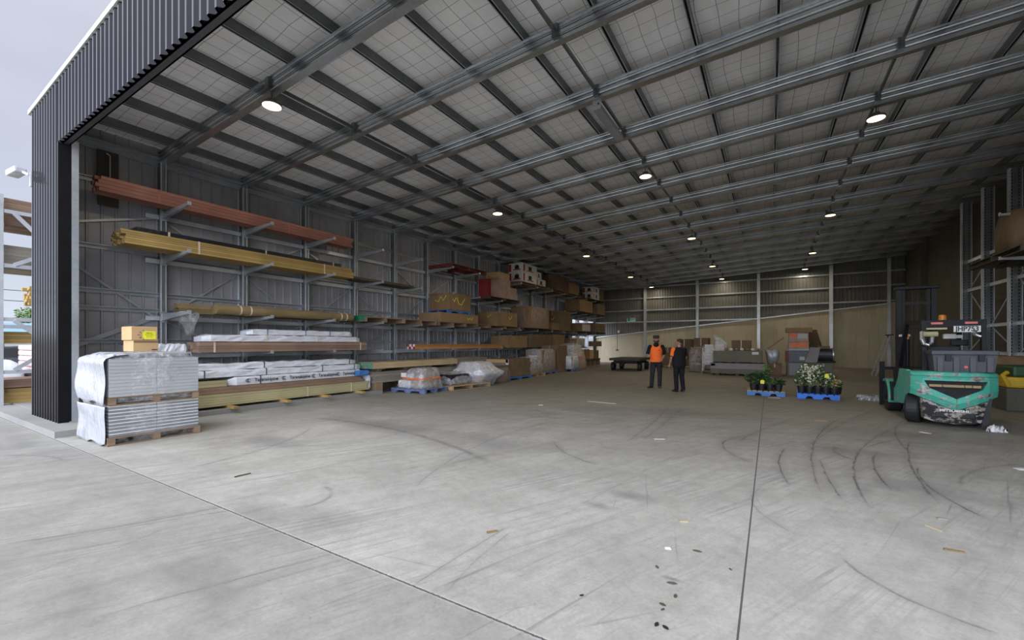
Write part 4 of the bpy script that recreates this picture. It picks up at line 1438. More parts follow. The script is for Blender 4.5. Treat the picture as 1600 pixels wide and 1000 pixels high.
# milky gathered film hanging on the end that faces the yard
for (nm, lb, z0, z1, sd, bulge) in (('film_curtain', 'milky gathered film over the yard end of the upper board tier', 0.66, 1.44, 31, 0.05), ('film_curtain', 'milky film hanging over the yard end of the lower board tier and its pallet', 0.02, 0.62, 32, 0.02)):
    rnd = random.Random(sd)
    mb = MB()
    rows = []
    nx, nz = 34, 18
    for j in range(nz + 1):
        v = j / nz
        row = []
        for i in range(nx + 1):
            u = i / nx
            x = SX0 - 0.06 + (SX1 - SX0 + 0.05) * u
            fold = math.sin(u * 15 + math.sin(v * 4 + sd) * 1.6) * 0.5 + math.sin(u * 7 - v * 6 + sd) * 0.6
            y = SY0 - 0.035 - bulge * (0.5 + 0.5 * math.sin(v * 7 + u * 2 + sd)) * (1 - 0.6 * u) - 0.012 * fold * (1.15 - u)
            z = z0 + (z1 - z0) * v + (0.03 * math.sin(u * 13 + sd) if j == 0 else 0)
            if sd == 31 and v > 0.84:
                q = (v - 0.84) / 0.16
                z = z0 + (z1 - z0) * (0.84 + 0.14 * math.sin(q * PI / 2))
                y += 0.30 * q * q
            row.append((x, y, z))
        rows.append(mb.verts(row))
    for r0, r1 in zip(rows, rows[1:]):
        for i in range(nx):
            mb.face([r0[i], r0[i + 1], r1[i + 1], r1[i]])
    o = solidify(mb.build(nm, 'film_milky', None, True), 0.002)
    tag(o, lb, 'plastic film')

# two small cartons on the stack (opening upward)
zc = 1.47
c1 = carton('carton', 'lower of the two small brown cartons on the wrapped board stack', -9.5, -9.06, 2.72, 3.06, zc, zc + 0.185, 'cardboard_light', None, False, (), 'carton', None, 0.005, [('x+', 0.02, 0.98, 0.8, 0.97, 'cardboard_dark'), ('x+', 0.72, 0.95, 0.1, 0.2, 'print_text')])
c2 = carton('carton', 'upper small carton with yellow label on the wrapped board stack', -9.52, -9.07, 2.7, 3.05, zc + 0.19, zc + 0.42, 'cardboard_light', None, False, (), 'carton', None, 0.005, [('x+', 0.42, 0.93, 0.08, 0.68, 'yellow_label'), ('x+', 0.55, 0.8, 0.5, 0.54, 'leaf_light'), ('x+', 0.5, 0.85, 0.38, 0.41, 'leaf_light'), ('x+', 0.55, 0.8, 0.24, 0.27, 'leaf_light')])
mb = MB()
for q in range(5):
    a = R(100 + 40 * q)
    mb.bar((0.2265, 0.02 + 0.05 * math.cos(a) - 0.03, 0.09 + 0.05 * math.sin(a)), (0.2265, 0.02 + 0.085 * math.cos(a) - 0.03, 0.09 + 0.085 * math.sin(a)), 0.004, 0.016, (1, 0, 0))
mb.build('printed_sunburst', 'print_text', c2)

# ------------------------------------------------------------------ wrapped pallets along the rack foot
block_pallet('pallet', 'dull blue pallet under the clear wrapped sacks with orange tape', (-10.05, 10.5, 0), R(2), 1.45, 1.15, 0.14, 'blue_dull')
wl = wrapped_load('wrapped_load', 'clear wrapped pile of white sacks with orange tape, first pallet from the front', (-10.05, 10.5, 0.142),
                  [(0.0, 0, 0, 0.7, 0.56), (0.12, 0.02, 0, 0.62, 0.54), (0.32, 0.08, 0, 0.5, 0.5), (0.52, 0.12, 0, 0.42, 0.46), (0.66, 0.2, 0, 0.3, 0.4)], 'film', (), 0, 0.035, 41)
for i, (x0, x1, y0, y1, z0, z1, m) in enumerate(((-0.5, 0.05, -0.5, 0.45, 0.005, 0.26, 'white'), (-0.3, 0.1, -0.45, 0.4, 0.265, 0.45, 'white_wrap'), (0.08, 0.48, -0.46, 0.4, 0.005, 0.3, 'wood_pole'), (0.1, 0.44, -0.4, 0.4, 0.31, 0.6, 'wood_brown'))):
    MB().box(x0, x1, y0, y1, z0, z1, None, 0.06).build('sack', m, wl)
mb = MB()
for k in range(2):
    loft_wrap(mb, [(0.29, 0.07, 0, 0.525, 0.52), (0.335, 0.075, 0, 0.515, 0.515)], 44, 0.035, 41)
    break
mb.build('orange_tape', 'orange_strap', wl)
MB().box(-0.34, -0.1, -0.512, -0.505, 0.36, 0.5).build('paper_note', 'white', wl)

pallet('pallet', 'new pale timber pallet with open ends under black film bundle', (-9.42, 12.15, 0), R(82), 1.95, 0.75, 0.15, 'wood_pallet_new')
wrapped_load('wrapped_load', 'low black film bundle on the front half of the new pale pallet', (-9.75, 11.9, 0.152), [(0.0, -0.25, 0, 0.7, 0.62), (0.1, -0.25, 0, 0.72, 0.66), (0.3, -0.3, 0.1, 0.62, 0.6), (0.42, -0.3, 0.2, 0.45, 0.4)], 'film', (('black_bundle', -0.85, 0.32, -0.5, 0.5, 0.0, 0.36, 'black_wrap'),), 0, 0.06, 43)
wrapped_load('wrapped_load', 'bulging white film load with wide top beside the black film bundle', (-9.75, 13.35, 0.0), [(0.02, 0, 0, 0.55, 0.6), (0.25, 0, 0, 0.62, 0.68), (0.38, 0.02, 0, 0.8, 0.8), (0.52, 0.02, -0.02, 0.88, 0.86), (0.68, -0.05, 0, 0.62, 0.66), (0.86, -0.08, 0, 0.5, 0.52), (0.9, -0.08, 0, 0.4, 0.45)], 'film_white', (('carton_body', -0.5, 0.5, -0.5, 0.5, 0.02, 0.4, 'red_dull'), ('carton_body', -0.55, 0.5, -0.55, 0.55, 0.41, 0.62, 'cardboard'), ('carton_body', -0.4, 0.3, -0.4, 0.4, 0.63, 0.84, 'white')), 0, 0.05, 44)
wrapped_load('wrapped_load', 'rounded brown film wrapped load between the white film load and the large floor carton', (-9.95, 14.75, 0.0), [(0.02, 0, 0, 0.6, 0.5), (0.3, 0, 0, 0.66, 0.56), (0.6, -0.02, 0, 0.6, 0.52), (0.78, -0.05, 0, 0.45, 0.4)], 'film_thin', (('carton_body', -0.55, 0.55, -0.45, 0.45, 0.02, 0.7, 'cardboard_dark'),), 0, 0.04, 45)
block_pallet('pallet', 'blue pallet under the large plain floor carton', (-10.2, 16.45, 0), R(90), 2.1, 1.2, 0.14, 'blue')
carton('carton', 'large plain brown floor carton with torn white top on a blue pallet', -10.75, -9.62, 15.42, 17.4, 0.142, 0.93, 'cardboard_dark', None, False, (), 'carton', None, 0.012, [('y-', 0.0, 1.0, 0.8, 0.98, 'cardboard_light'), ('y-', 0.9, 1.0, 0.4, 0.98, 'white'), ('x+', 0.0, 0.03, 0.3, 0.98, 'white')])
pallet('pallet', 'pale pallet under the round film wrapped load beside the large floor carton', (-10.2, 18.3, 0), R(90), 1.5, 1.1, 0.14, 'wood_pallet_new')
wrapped_load('wrapped_load', 'round topped film wrapped load on a pale pallet beside the large floor carton', (-10.2, 18.25, 0.142), [(0.0, 0, 0, 0.56, 0.72), (0.3, 0, 0, 0.58, 0.74), (0.6, 0, 0, 0.5, 0.66), (0.8, 0, 0, 0.3, 0.45)], 'film', (('carton_body', -0.48, 0.48, -0.62, 0.6, 0.0, 0.6, 'cardboard'),), 0, 0.04, 47)
block_pallet('pallet', 'blue pallet under the tall film wrapped brown cartons', (-10.55, 20.3, 0), R(90), 1.7, 1.15, 0.14, 'blue_dull')
wrapped_load('wrapped_load', 'tall film wrapped brown cartons with a paper label on a blue pallet', (-10.55, 20.25, 0.142), [(0.0, 0, 0, 0.58, 0.84), (0.6, 0, 0, 0.57, 0.82), (1.1, 0, 0, 0.55, 0.8), (1.18, 0, 0, 0.45, 0.7)], 'film', (('carton_body', -0.52, 0.52, -0.76, 0.76, 0.0, 0.55, 'cardboard'), ('carton_body', -0.5, 0.52, -0.76, 0.76, 0.56, 1.12, 'cardboard'), ('paper_note', -0.3, 0.2, -0.8, -0.79, 0.6, 0.85, 'white')), 0, 0.02, 48)
carton('carton', 'brown carton standing behind the tall film wrapped cartons', -11.05, -10.05, 21.3, 22.6, 0.0, 1.5, 'cardboard_dark')
block_pallet('pallet', 'blue pallet under the small whitish wrapped cube', (-10.15, 22.1 + 0.9, 0), R(90), 1.3, 1.1, 0.14, 'blue_dull')
wrapped_load('wrapped_load', 'small whitish film wrapped cube on a blue pallet', (-10.15, 23.0, 0.142), [(0.0, 0, 0, 0.5, 0.58), (0.5, 0, 0, 0.5, 0.58), (0.72, 0, 0, 0.47, 0.54), (0.76, 0, 0, 0.4, 0.46)], 'film_white', (('carton_body', -0.45, 0.45, -0.5, 0.5, 0.0, 0.7, 'cardboard'),), 0, 0.02, 49)
wrapped_load('wrapped_load', 'tall leaning film wrapped load with an orange band, rearmost on the aisle edge', (-10.75, 25.0, 0.0), [(0.03, 0, 0, 0.72, 0.95), (0.5, 0, 0, 0.7, 0.9), (0.9, -0.03, 0, 0.62, 0.85), (1.45, -0.12, 0, 0.52, 0.75), (1.6, -0.15, 0, 0.4, 0.6)], 'film', (('carton_body', -0.55, 0.55, -0.75, 0.75, 0.03, 0.6, 'cardboard_light'), ('orange_carton', -0.57, 0.56, -0.76, 0.76, 0.61, 0.8, 'orange_strap'), ('carton_body', -0.6, 0.35, -0.7, 0.65, 0.81, 1.5, 'white')), 0, 0.04, 50)


# ------------------------------------------------------------------ people
def limb(mb, pts, rs, seg=12):
    mb.tube(pts, rs, seg)
    for p, r in zip(pts, rs):
        mb.ball(p, r, r, r, 10, 7)


def ell(z, cx, cy, a, b, n=18):
    return [(cx + a * math.cos(2 * PI * k / n), cy + b * math.sin(2 * PI * k / n), z) for k in range(n)]


def hand(mb, wrist, d, palm_n, s=1.0, curl=0.5, side=1):
    """palm and five unequal fingers; d: direction the fingers point, palm_n: way the palm faces"""
    w, d, n = Vector(wrist), Vector(d).normalized(), Vector(palm_n).normalized()
    n = (n - d * n.dot(d)).normalized()
    c = d.cross(n) * side
    mb.tube([w, w + d * 0.03 * s, w + d * 0.085 * s], [0.026 * s, 0.034 * s, 0.036 * s], 10)
    for i, (off, L) in enumerate(((-0.030, 0.066), (-0.010, 0.078), (0.010, 0.073), (0.029, 0.056))):
        p = w + d * 0.085 * s + c * off * s
        q = p + (d + n * curl * 0.4).normalized() * L * 0.5 * s
        r = q + (d + n * curl * 1.5).normalized() * L * 0.5 * s
        mb.tube([p - d * 0.03 * s, p, q, r], [0.0105 * s, 0.0105 * s, 0.0095 * s, 0.008 * s], 8)
    p = w + d * 0.03 * s - c * 0.03 * s
    q = p + (d * 0.7 - c * 0.8 + n * 0.3).normalized() * 0.034 * s
    r = q + (d + n * 0.4 - c * 0.1).normalized() * 0.03 * s
    mb.tube([p + c * 0.015 * s, p, q, r], [0.013 * s, 0.0125 * s, 0.0115 * s, 0.009 * s], 8)


def person(label, loc, rz, h, J, head_yaw, dress):
    """J: joints in metres for a 1.75 m figure facing -Y, the person's left at +X; scaled to h"""
    t = thing('person', label, 'person', loc, rz)
    k = h / 1.75
    S = lambda p: (p[0] * k, p[1] * k, p[2] * k)
    g = dress['girth']
    # body: one continuous skin
    mb = MB()
    mb.loft([ell(z * k, 0, y * k, a * k * g, b * k * g) for z, a, b, y in ((0.88, 0.14, 0.10, 0), (0.95, 0.155, 0.11, 0), (1.08, 0.14, 0.10, -0.01), (1.25, 0.155, 0.11, 0), (1.38, 0.17, 0.10, 0.01), (1.44, 0.12, 0.075, 0.01))])
    mb.tube([S((0, 0.015, 1.40)), S((0, 0.01, 1.48)), S((0, -0.005, 1.56))], [0.068 * k, 0.057 * k, 0.056 * k], 14)
    cy, sy = math.cos(head_yaw), math.sin(head_yaw)
    HS = 1.13

    def H(x, y, z):
        x, y, z = x * HS, y * HS, 1.535 + (z - 1.535) * HS - 0.01
        return ((x * cy - y * sy) * k, (x * sy + y * cy) * k, z * k)
    mb.ball(H(0, 0.005, 1.645), 0.077 * k, 0.09 * k, 0.105 * k, 16, 12)
    mb.ball(H(0, -0.032, 1.585), 0.056 * k, 0.058 * k, 0.06 * k, 12, 9)
    mb.ball(H(0, -0.096, 1.622), 0.014 * k, 0.02 * k, 0.022 * k, 8, 6)
    for s in (-1, 1):
        mb.ball(H(s * 0.078, 0.012, 1.632), 0.011 * k, 0.02 * k, 0.032 * k, 8, 6)
        mb.ball(H(s * 0.034, -0.072, 1.668), 0.024 * k, 0.014 * k, 0.01 * k, 8, 6)
    for s in ('l', 'r'):
        sh, el, wr = S(J[s + 'sh']), S(J[s + 'el']), S(J[s + 'wr'])
        limb(mb, [sh, tuple((a + b) / 2 for a, b in zip(sh, el)), el, tuple(a * 0.6 + b * 0.4 for a, b in zip(el, wr)), wr], [0.056 * k, 0.047 * k, 0.039 * k, 0.036 * k, 0.026 * k])
        hp, kn, an = S(J[s + 'hp']), S(J[s + 'kn']), S(J[s + 'an'])
        limb(mb, [hp, tuple((a + b) / 2 for a, b in zip(hp, kn)), kn, tuple(a * 0.65 + b * 0.35 for a, b in zip(kn, an)), an], [0.09 * k, 0.078 * k, 0.055 * k, 0.057 * k, 0.038 * k])
        to = S(J[s + 'to'])
        limb(mb, [(an[0], an[1], 0.05 * k), to], [0.04 * k, 0.03 * k])
    for s, sd in (('l', 1), ('r', -1)):
        wr = Vector(S(J[s + 'wr']))
        hand(mb, wr, J[s + 'hd'], J[s + 'pn'], k, 0.7, sd)
    remeshed(mb, 'body', 'skin', t, 0.0085, 2)
    # face
    mb = MB()
    for s in (-1, 1):
        mb.ball(H(s * 0.032, -0.084, 1.648), 0.011 * k, 0.007 * k, 0.006 * k, 8, 6)
    mb.build('eyes', 'hair', t)
    MB().ball(H(0, -0.088, 1.577), 0.022 * k, 0.008 * k, 0.006 * k, 8, 6).build('mouth', 'red_dull', t)
    # trousers
    mb = MB()
    mb.loft([ell(z * k, 0, y * k, a * k * g, b * k * g) for z, a, b, y in ((0.8, 0.15, 0.115, 0), (0.9, 0.168, 0.125, 0), (1.0, 0.168, 0.125, 0), (1.04, 0.160, 0.118, 0))])
    for s in 'lr':
        hp, kn, an = S(J[s + 'hp']), S(J[s + 'kn']), S(J[s + 'an'])
        limb(mb, [hp, tuple((a + b) / 2 for a, b in zip(hp, kn)), kn, tuple(a * 0.6 + b * 0.4 for a, b in zip(kn, an)), (an[0], an[1], an[2] - 0.01)], [0.103 * k, 0.094 * k, 0.077 * k, 0.073 * k, 0.066 * k])
    remeshed(mb, 'trousers', dress['trousers'], t, 0.013, 3)
    # boots
    for s in 'lr':
        an, to = S(J[s + 'an']), S(J[s + 'to'])
        mb = MB()
        v = Vector((to[0] - an[0], to[1] - an[1], 0)).normalized()
        heel = Vector((an[0], an[1], 0)) - v * 0.055 * k
        tip = Vector((to[0], to[1], 0)) + v * 0.05 * k
        c = Vector((-v.y, v.x, 0))
        rings = []
        for f, w, hh in ((0.0, 0.034, 0.09), (0.2, 0.042, 0.11), (0.4, 0.044, 0.1), (0.65, 0.05, 0.07), (0.88, 0.046, 0.055), (1.0, 0.026, 0.035)):
            p = heel.lerp(tip, f)
            rings.append([tuple(p + c * w * k * a + Vector((0, 0, hh * k * b))) for a, b in ((-1, 0), (1, 0), (1.02, 0.45), (0.6, 1), (-0.6, 1), (-1.02, 0.45))])
        mb.loft(rings)
        mb.tube([(an[0], an[1], 0.06 * k), (an[0], an[1], 0.17 * k)], [0.05 * k, 0.052 * k], 12)
        mb.build('boot', 'boot', t, False)
    # shirt with short or long sleeves
    mb = MB()
    mb.loft([ell(z * k, 0, y * k, a * k * g, b * k * g) for z, a, b, y in ((dress['hem'], 0.178, 0.135, 0), (1.05, 0.168, 0.128, -0.005), (1.2, 0.172, 0.13, -0.005), (1.34, 0.186, 0.122, 0.005), (1.42, 0.165, 0.1, 0.01), (1.46, 0.09, 0.075, 0.01), (1.485, 0.068, 0.066, 0.008))])
    sl = {}
    for s in 'lr':
        sh, el, wr = [Vector(S(J[s + x])) for x in ('sh', 'el', 'wr')]
        f = dress['sleeve']
        end = sh.lerp(el, f) if f <= 1 else el.lerp(wr, f - 1)
        pts = [tuple(sh), tuple(sh.lerp(el, 0.5 * min(f, 1))), tuple(sh.lerp(el, min(f, 1)))]
        rs = [0.075 * k, 0.067 * k, 0.062 * k]
        if f > 1:
            pts.append(tuple(end))
            rs.append(0.05 * k)
        sl[s] = (pts, rs)
        if dress.get('sleeve_mat', {}).get(s) is None:
            limb(mb, pts, rs)
    remeshed(mb, 'shirt', dress['shirt'], t, 0.012, 2)
    for s, m in dress.get('sleeve_mat', {}).items():
        mb = MB()
        limb(mb, sl[s][0], [r * 1.08 for r in sl[s][1]])
        remeshed(mb, 'sleeve', m, t, 0.012, 2)
        p, q = Vector(sl[s][0][-2]), Vector(sl[s][0][-1])
        d = (q - p).normalized()
        MB().tube([tuple(q + d * 0.045 * k), tuple(q + d * 0.06 * k)], 0.068 * k, 14).build('cuff', dress['shirt'], t)
    if dress.get('vest'):
        mb = MB()
        n = 24
        rings = []
        for z, a, b, y in ((0.885, 0.19, 0.15, 0), (0.95, 0.188, 0.148, 0), (1.1, 0.178, 0.142, -0.006), (1.25, 0.183, 0.143, -0.005), (1.33, 0.178, 0.135, 0.003), (1.40, 0.158, 0.116, 0.008), (1.45, 0.125, 0.095, 0.01)):
            rings.append(ell(z * k, 0, y * k, a * k * g, b * k * g, n))
        mb.loft(rings, False)
        MB().ball((0, -0.055 * k, 1.455 * k), 0.09 * k, 0.085 * k, 0.105 * k, 18, 12).build('neckline', dress['shirt'], t)
        o = solidify(mb.build('high_visibility_vest', 'vest', t, False), 0.008)
        MB().box(0.05 * k, 0.13 * k, -0.142 * k * g, -0.138 * k * g, 1.272 * k, 1.284 * k).build('chest_print', 'print_text', t)
    # hair, beard, cap
    mb = MB()
    mb.ball(H(0, 0.018, 1.668), 0.083 * k, 0.094 * k, 0.094 * k, 16, 10)
    vs = [v for v in mb.b.verts if (v.co.z < 1.63 * k)]
    hair = remeshed(mb, 'hair', 'hair', t, 0.01, 1) if not dress.get('cap') else None
    if hair is None:
        mb.b.free()
    if dress.get('cap'):
        mb = MB()
        rings = []
        for z, r in ((1.672, 0.088), (1.70, 0.092), (1.745, 0.094), (1.765, 0.088), (1.775, 0.05)):
            rings.append([H(r * math.cos(2 * PI * q / 20), 0.004 + r * 1.12 * math.sin(2 * PI * q / 20), z) for q in range(20)])
        mb.loft(rings)
        br = [H(0.085 * math.cos(a), -0.07 - 0.085 * math.sin(a), 1.68) for a in [R(12 * q) for q in range(16)]]
        br2 = [(p[0], p[1], p[2] + 0.012 * k) for p in br]
        mb.loft([br, br2])
        mb.build('cap', 'cap_cloth', t, False)
    if dress.get('beard'):
        mb = MB()
        mb.ball(H(0, -0.06, 1.555), 0.06 * k, 0.05 * k, 0.055 * k, 14, 9)
        mb.ball(H(0, -0.072, 1.52), 0.042 * k, 0.036 * k, 0.05 * k, 12, 9)
        for s in (-1, 1):
            mb.ball(H(s * 0.062, -0.025, 1.6), 0.018 * k, 0.04 * k, 0.05 * k, 10, 7)
        mb.ball(H(0, -0.088, 1.6), 0.035 * k, 0.012 * k, 0.01 * k, 8, 6)
        remeshed(mb, 'beard', 'hair', t, 0.008, 1)
    return t


J1 = dict(lsh=(0.2, 0.01, 1.40), lel=(0.265, 0.06, 1.13), lwr=(0.19, -0.10, 0.985), lhd=(-0.3, -0.6, -0.7), lpn=(-1, 0, 0),
          rsh=(-0.2, 0.01, 1.40), rel=(-0.29, 0.0, 1.14), rwr=(-0.25, -0.2, 1.08), rhd=(0.2, -0.9, 0.05), rpn=(0.6, 0, -0.6),
          lhp=(0.09, 0, 0.90), lkn=(0.115, -0.03, 0.5), lan=(0.11, 0.02, 0.09), lto=(0.12, -0.13, 0.035),
          rhp=(-0.09, 0, 0.90), rkn=(-0.12, -0.05, 0.5), ran=(-0.15, -0.02, 0.09), rto=(-0.24, -0.14, 0.035))
person('bearded person in orange high visibility vest and cap, standing with arms bent', (-3.52, 15.8, 0), R(12), 1.86, J1, R(8),
       dict(girth=1.06, shirt='cloth_black', trousers='cloth_trousers', sleeve=0.85, hem=0.93, vest=True, cap=True, beard=True))
J2 = dict(lsh=(0.2, 0.0, 1.40), lel=(0.27, -0.02, 1.12), lwr=(0.24, -0.17, 0.9), lhd=(0, -0.5, -0.85), lpn=(-1, 0, 0),
          rsh=(-0.2, 0.0, 1.40), rel=(-0.26, -0.04, 1.12), rwr=(-0.16, -0.24, 1.0), rhd=(0.4, -0.9, -0.2), rpn=(0.5, 0, -0.5),
          lhp=(0.09, 0, 0.90), lkn=(0.1, -0.02, 0.5), lan=(0.11, 0.03, 0.09), lto=(0.14, -0.12, 0.035),
          rhp=(-0.09, 0, 0.90), rkn=(-0.11, -0.02, 0.5), ran=(-0.13, 0.03, 0.09), rto=(-0.17, -0.12, 0.035))
person('person in black shirt with an orange sleeve, seen from behind, facing the bearded person', (-2.58, 14.9, 0), R(220), 1.75, J2, R(36),
       dict(girth=1.32, shirt='cloth_black', trousers='cloth_black', sleeve=0.62, hem=0.86, sleeve_mat={'l': 'vest'}))

# ------------------------------------------------------------------ forklift (rear to the yard)
FX, FY = 2.98, 11.08
fk = thing('forklift', 'worn green forklift with black mast, rear end towards the yard', 'forklift', (FX, FY, 0), R(-1.0))


def cw_rear(x):
    return 0.22 * (abs(x) / 0.6) ** 3


def zb(x):
    return 0.34 + 0.27 * min(1, abs(x) / 0.58)


mb = MB()
rings = []
xs = [-0.6, -0.57, -0.45, -0.3, -0.15, 0, 0.15, 0.3, 0.45, 0.57, 0.6]
for x in xs:
    y = cw_rear(x)
    tz = 1.07 - 0.02 * (abs(x) / 0.6) ** 2
    rings.append([(x, y + 0.03, zb(x)), (x, y - 0.015, zb(x) + 0.12), (x, y - 0.01, 0.93), (x, y + 0.012, 0.97), (x, y - 0.012, 0.985), (x, y + 0.01, tz - 0.02), (x, y + 0.05, tz), (x, y + 0.62, tz), (x, y + 0.62, zb(x))])
mb.loft(rings)
cw = mb.build('counterweight', 'fork_green', fk)
cut = MB()
cut.prism([(-0.43, 0.895), (0.43, 0.895), (0.36, 0.75), (0.0, 0.56), (-0.36, 0.75)], 1, -0.3, 0.17)
co = cut.build('cutter_tmp', None)
co.parent = fk
md = cw.modifiers.new('vent', 'BOOLEAN')
md.operation = 'DIFFERENCE'
md.solver = 'EXACT'
md.object = co
bpy.context.view_layer.update()
dg = bpy.context.evaluated_depsgraph_get()
me = bpy.data.meshes.new_from_object(cw.evaluated_get(dg))
cw.modifiers.clear()
cw.data = me
me.materials.clear()
me.materials.append(M['fork_green'])
bpy.data.objects.remove(co)
mb = MB().prism([(-0.41, 0.885), (0.41, 0.885), (0.345, 0.755), (0.0, 0.575), (-0.345, 0.755)], 1, 0.11, 0.165)
mb.build('radiator_grille', 'fork_black', fk)
mb = MB().prism([(-0.36, 0.74), (0.36, 0.74), (0.0, 0.57)], 1, 0.05, 0.1)
mb.build('vent_shelf', 'fork_black', fk)
mb = MB()
for x0, x1 in ((-0.36, -0.18), (-0.17, 0.12), (0.13, 0.22), (0.23, 0.34)):
    mb.box(x0, x1, 0.06, 0.1, 0.775, 0.82)
mb.build('tow_bar', 'wood_pallet_new', fk)
# lower chipped black casting
mb = MB()
rings = []
for x, zl in ((-0.47, 0.30), (-0.44, 0.14), (-0.3, 0.1), (0, 0.08), (0.3, 0.1), (0.44, 0.14), (0.47, 0.30)):
    y = cw_rear(x) + 0.03
    rings.append([(x * 0.92, y + 0.05, zl), (x, y, zb(x) - 0.01), (x, y + 0.5, zb(x) - 0.01), (x * 0.92, y + 0.5, zl)])
mb.loft(rings)
mb.build('lower_counterweight', 'fork_worn', fk)
MB().box(-0.27, 0.27, 0.065, 0.09, 0.19, 0.3, None, 0.02).build('tow_slot', 'black', fk)
me = text_mesh('MITSUBISHI', 0.1, 'white', 0.002, 0.003)
put_mesh(me, 'lettering', fk, (-0.03, 0.018, 0.335), (R(85), 0, 0), (0.78, 0.62, 1))
MB().box(0.0 - 0.004, 0.004, -0.02, 0.0, 0.36, 0.56).build('rust_seam', 'wood_brown', fk)
# chassis side panels
mb = MB()
for s in (-1, 1):
    pr = [(0.55, 0.42), (0.86, 0.34), (1.5, 0.3), (1.95, 0.3), (1.95, 0.52), (1.62, 0.62), (1.36, 0.82), (1.2, 1.06), (0.6, 1.07), (0.55, 0.9)]
    MB().prism(pr, 0, s * 0.56 - 0.03, s * 0.56 + 0.03).build('side_panel', 'fork_green', fk)

MB().box(-0.52, 0.52, 0.55, 1.9, 0.28, 0.75).build('chassis', 'fork_black', fk)
mb = MB().box(-0.5, 0.5, 0.5, 1.25, 0.75, 1.08)
mb.build('engine_hood', 'fork_black', fk)
MB().box(-0.26, 0.26, 0.72, 1.2, 1.085, 1.2, None, 0.04).box(-0.25, 0.25, 0.68, 0.8, 1.16, 1.55, None, 0.05).build('seat', 'black', fk)
# wheels


def wheel(x, y, r, w, rz, name='wheel'):
    rings = []
    for dx, rr in ((-w / 2, r * 0.72), (-w / 2, r * 0.93), (-w * 0.36, r), (w * 0.36, r), (w / 2, r * 0.93), (w / 2, r * 0.72)):
        rings.append([(dx, rr * math.cos(2 * PI * q / 32), rr * math.sin(2 * PI * q / 32)) for q in range(32)])
    o = MB().loft(rings).build(name, 'black', fk)
    o.location = (x, y, r)
    o.rotation_euler = (0, 0, rz)
    for s in (-1, 1):
        h = MB()
        h.loft([[(s * a, rr * math.cos(2 * PI * q / 20), rr * math.sin(2 * PI * q / 20)) for q in range(20)] for a, rr in ((w / 2 - 0.03, r * 0.55), (w / 2 + 0.004, r * 0.52), (w / 2 - 0.01, r * 0.3), (w / 2 + 0.02, r * 0.16))])
        h.build('wheel_hub', 'fork_black', o)
    return o


wheel(-0.47, 0.58, 0.30, 0.22, R(-20), 'rear_wheel')
wheel(0.4, 0.68, 0.30, 0.2, R(-20), 'rear_wheel')
wheel(-0.5, 2.3, 0.35, 0.26, 0, 'front_wheel')
wheel(0.5, 2.3, 0.35, 0.26, 0, 'front_wheel')
MB().prism([(0.36, 0.06), (0.44, 0.03), (0.5, 0.58), (0.44, 0.6)], 1, 0.12, 0.15).build('mud_flap', 'black', fk)
for s in (-1, 1):
    mb = MB()
    pts = [(2.3 + 0.43 * math.cos(a), 0.35 + 0.42 * math.sin(a)) for a in [R(195 - 11 * q) for q in range(13)]]
    inner = [(2.3 + 0.385 * math.cos(a), 0.35 + 0.375 * math.sin(a)) for a in [R(195 - 11 * q) for q in range(13)]]
    rr = []
    for p, q in zip(pts, inner):
        rr.append([(s * 0.36, p[0], p[1]), (s * 0.66, p[0], p[1]), (s * 0.66, q[0], q[1]), (s * 0.36, q[0], q[1])])
    mb.loft(rr)
    mb.build('fender', 'fork_green', fk)
MB().box(-0.62, 0.62, 1.72, 1.98, 0.3, 0.72).build('front_cowl', 'fork_black', fk)
MB().prism([(1.35, 0.7), (1.95, 0.6), (2.05, 1.02), (1.75, 1.08), (1.45, 0.85)], 0, -0.55, 0.55).build('dashboard_cowl', 'fork_black', fk)
# overhead guard
mb = MB()
for s in (-1, 1):
    mb.bar((s * 0.42 + 0.08, 0.5, 1.05), (s * 0.42 + 0.08, 0.56, 2.03), 0.07, 0.1)
    mb.bar((s * 0.46, 1.95, 0.95), (s * 0.42, 1.45, 2.05), 0.07, 0.09)
    mb.bar((s * 0.42 + 0.08, 0.54, 2.03), (s * 0.42, 1.5, 2.07), 0.07, 0.08)
mb.bar((-0.38, 0.55, 2.0), (0.54, 0.55, 2.0), 0.08, 0.13)
mb.bar((-0.45, 1.48, 2.06), (0.45, 1.48, 2.06), 0.08, 0.07)
for q in range(5):
    x = -0.36 + 0.18 * q
    mb.bar((x, 0.58, 2.05), (x, 1.46, 2.07), 0.03, 0.05)
mb.build('overhead_guard', 'fork_black', fk)
for s in (-1, 1):
    MB().box(0.085 + s * 0.24 - 0.085, 0.085 + s * 0.24 + 0.085, 0.485, 0.51, 1.985, 2.025).build('tail_light', 'red_lens', fk)
pl = MB().box(0.08, 0.45, 0.475, 0.49, 1.825, 1.945).build('number_plate', 'white', fk)
put_mesh(text_mesh('JHP753', 0.115, 'print_text', 0.002, 0.0035), 'plate_lettering', pl, (0.265, 0.472, 1.885), (R(90), 0, 0), (0.93, 1.15, 1))
MB().bar((-0.32, 0.53, 1.9), (0.0, 0.53, 1.9), 0.02, 0.035).build('mirror_bar', 'wood_green', fk)
mb = MB().tube([(-0.37, 0.42, 1.79), (-0.16, 0.42, 1.79)], 0.05, 14)
mb.build('air_cleaner', 'wood_green', fk)
mb = MB().tube([(-0.38, 0.45, 1.84), (-0.39, 0.4, 1.68), (-0.36, 0.4, 1.6), (-0.3, 0.4, 1.575), (-0.245, 0.42, 1.62), (-0.235, 0.45, 1.74)], 0.038, 12)
mb.build('exhaust_pipe', 'chrome', fk)
mb = MB().tube([(0.37, 0.5, 1.84), (0.38, 0.46, 1.77), (0.44, 0.46, 1.74)], 0.035, 10)
mb.build('exhaust_elbow', 'chrome', fk)
mb = MB().tube([(0.2, 1.65, 1.1), (0.2, 1.5, 1.5)], 0.035, 8)
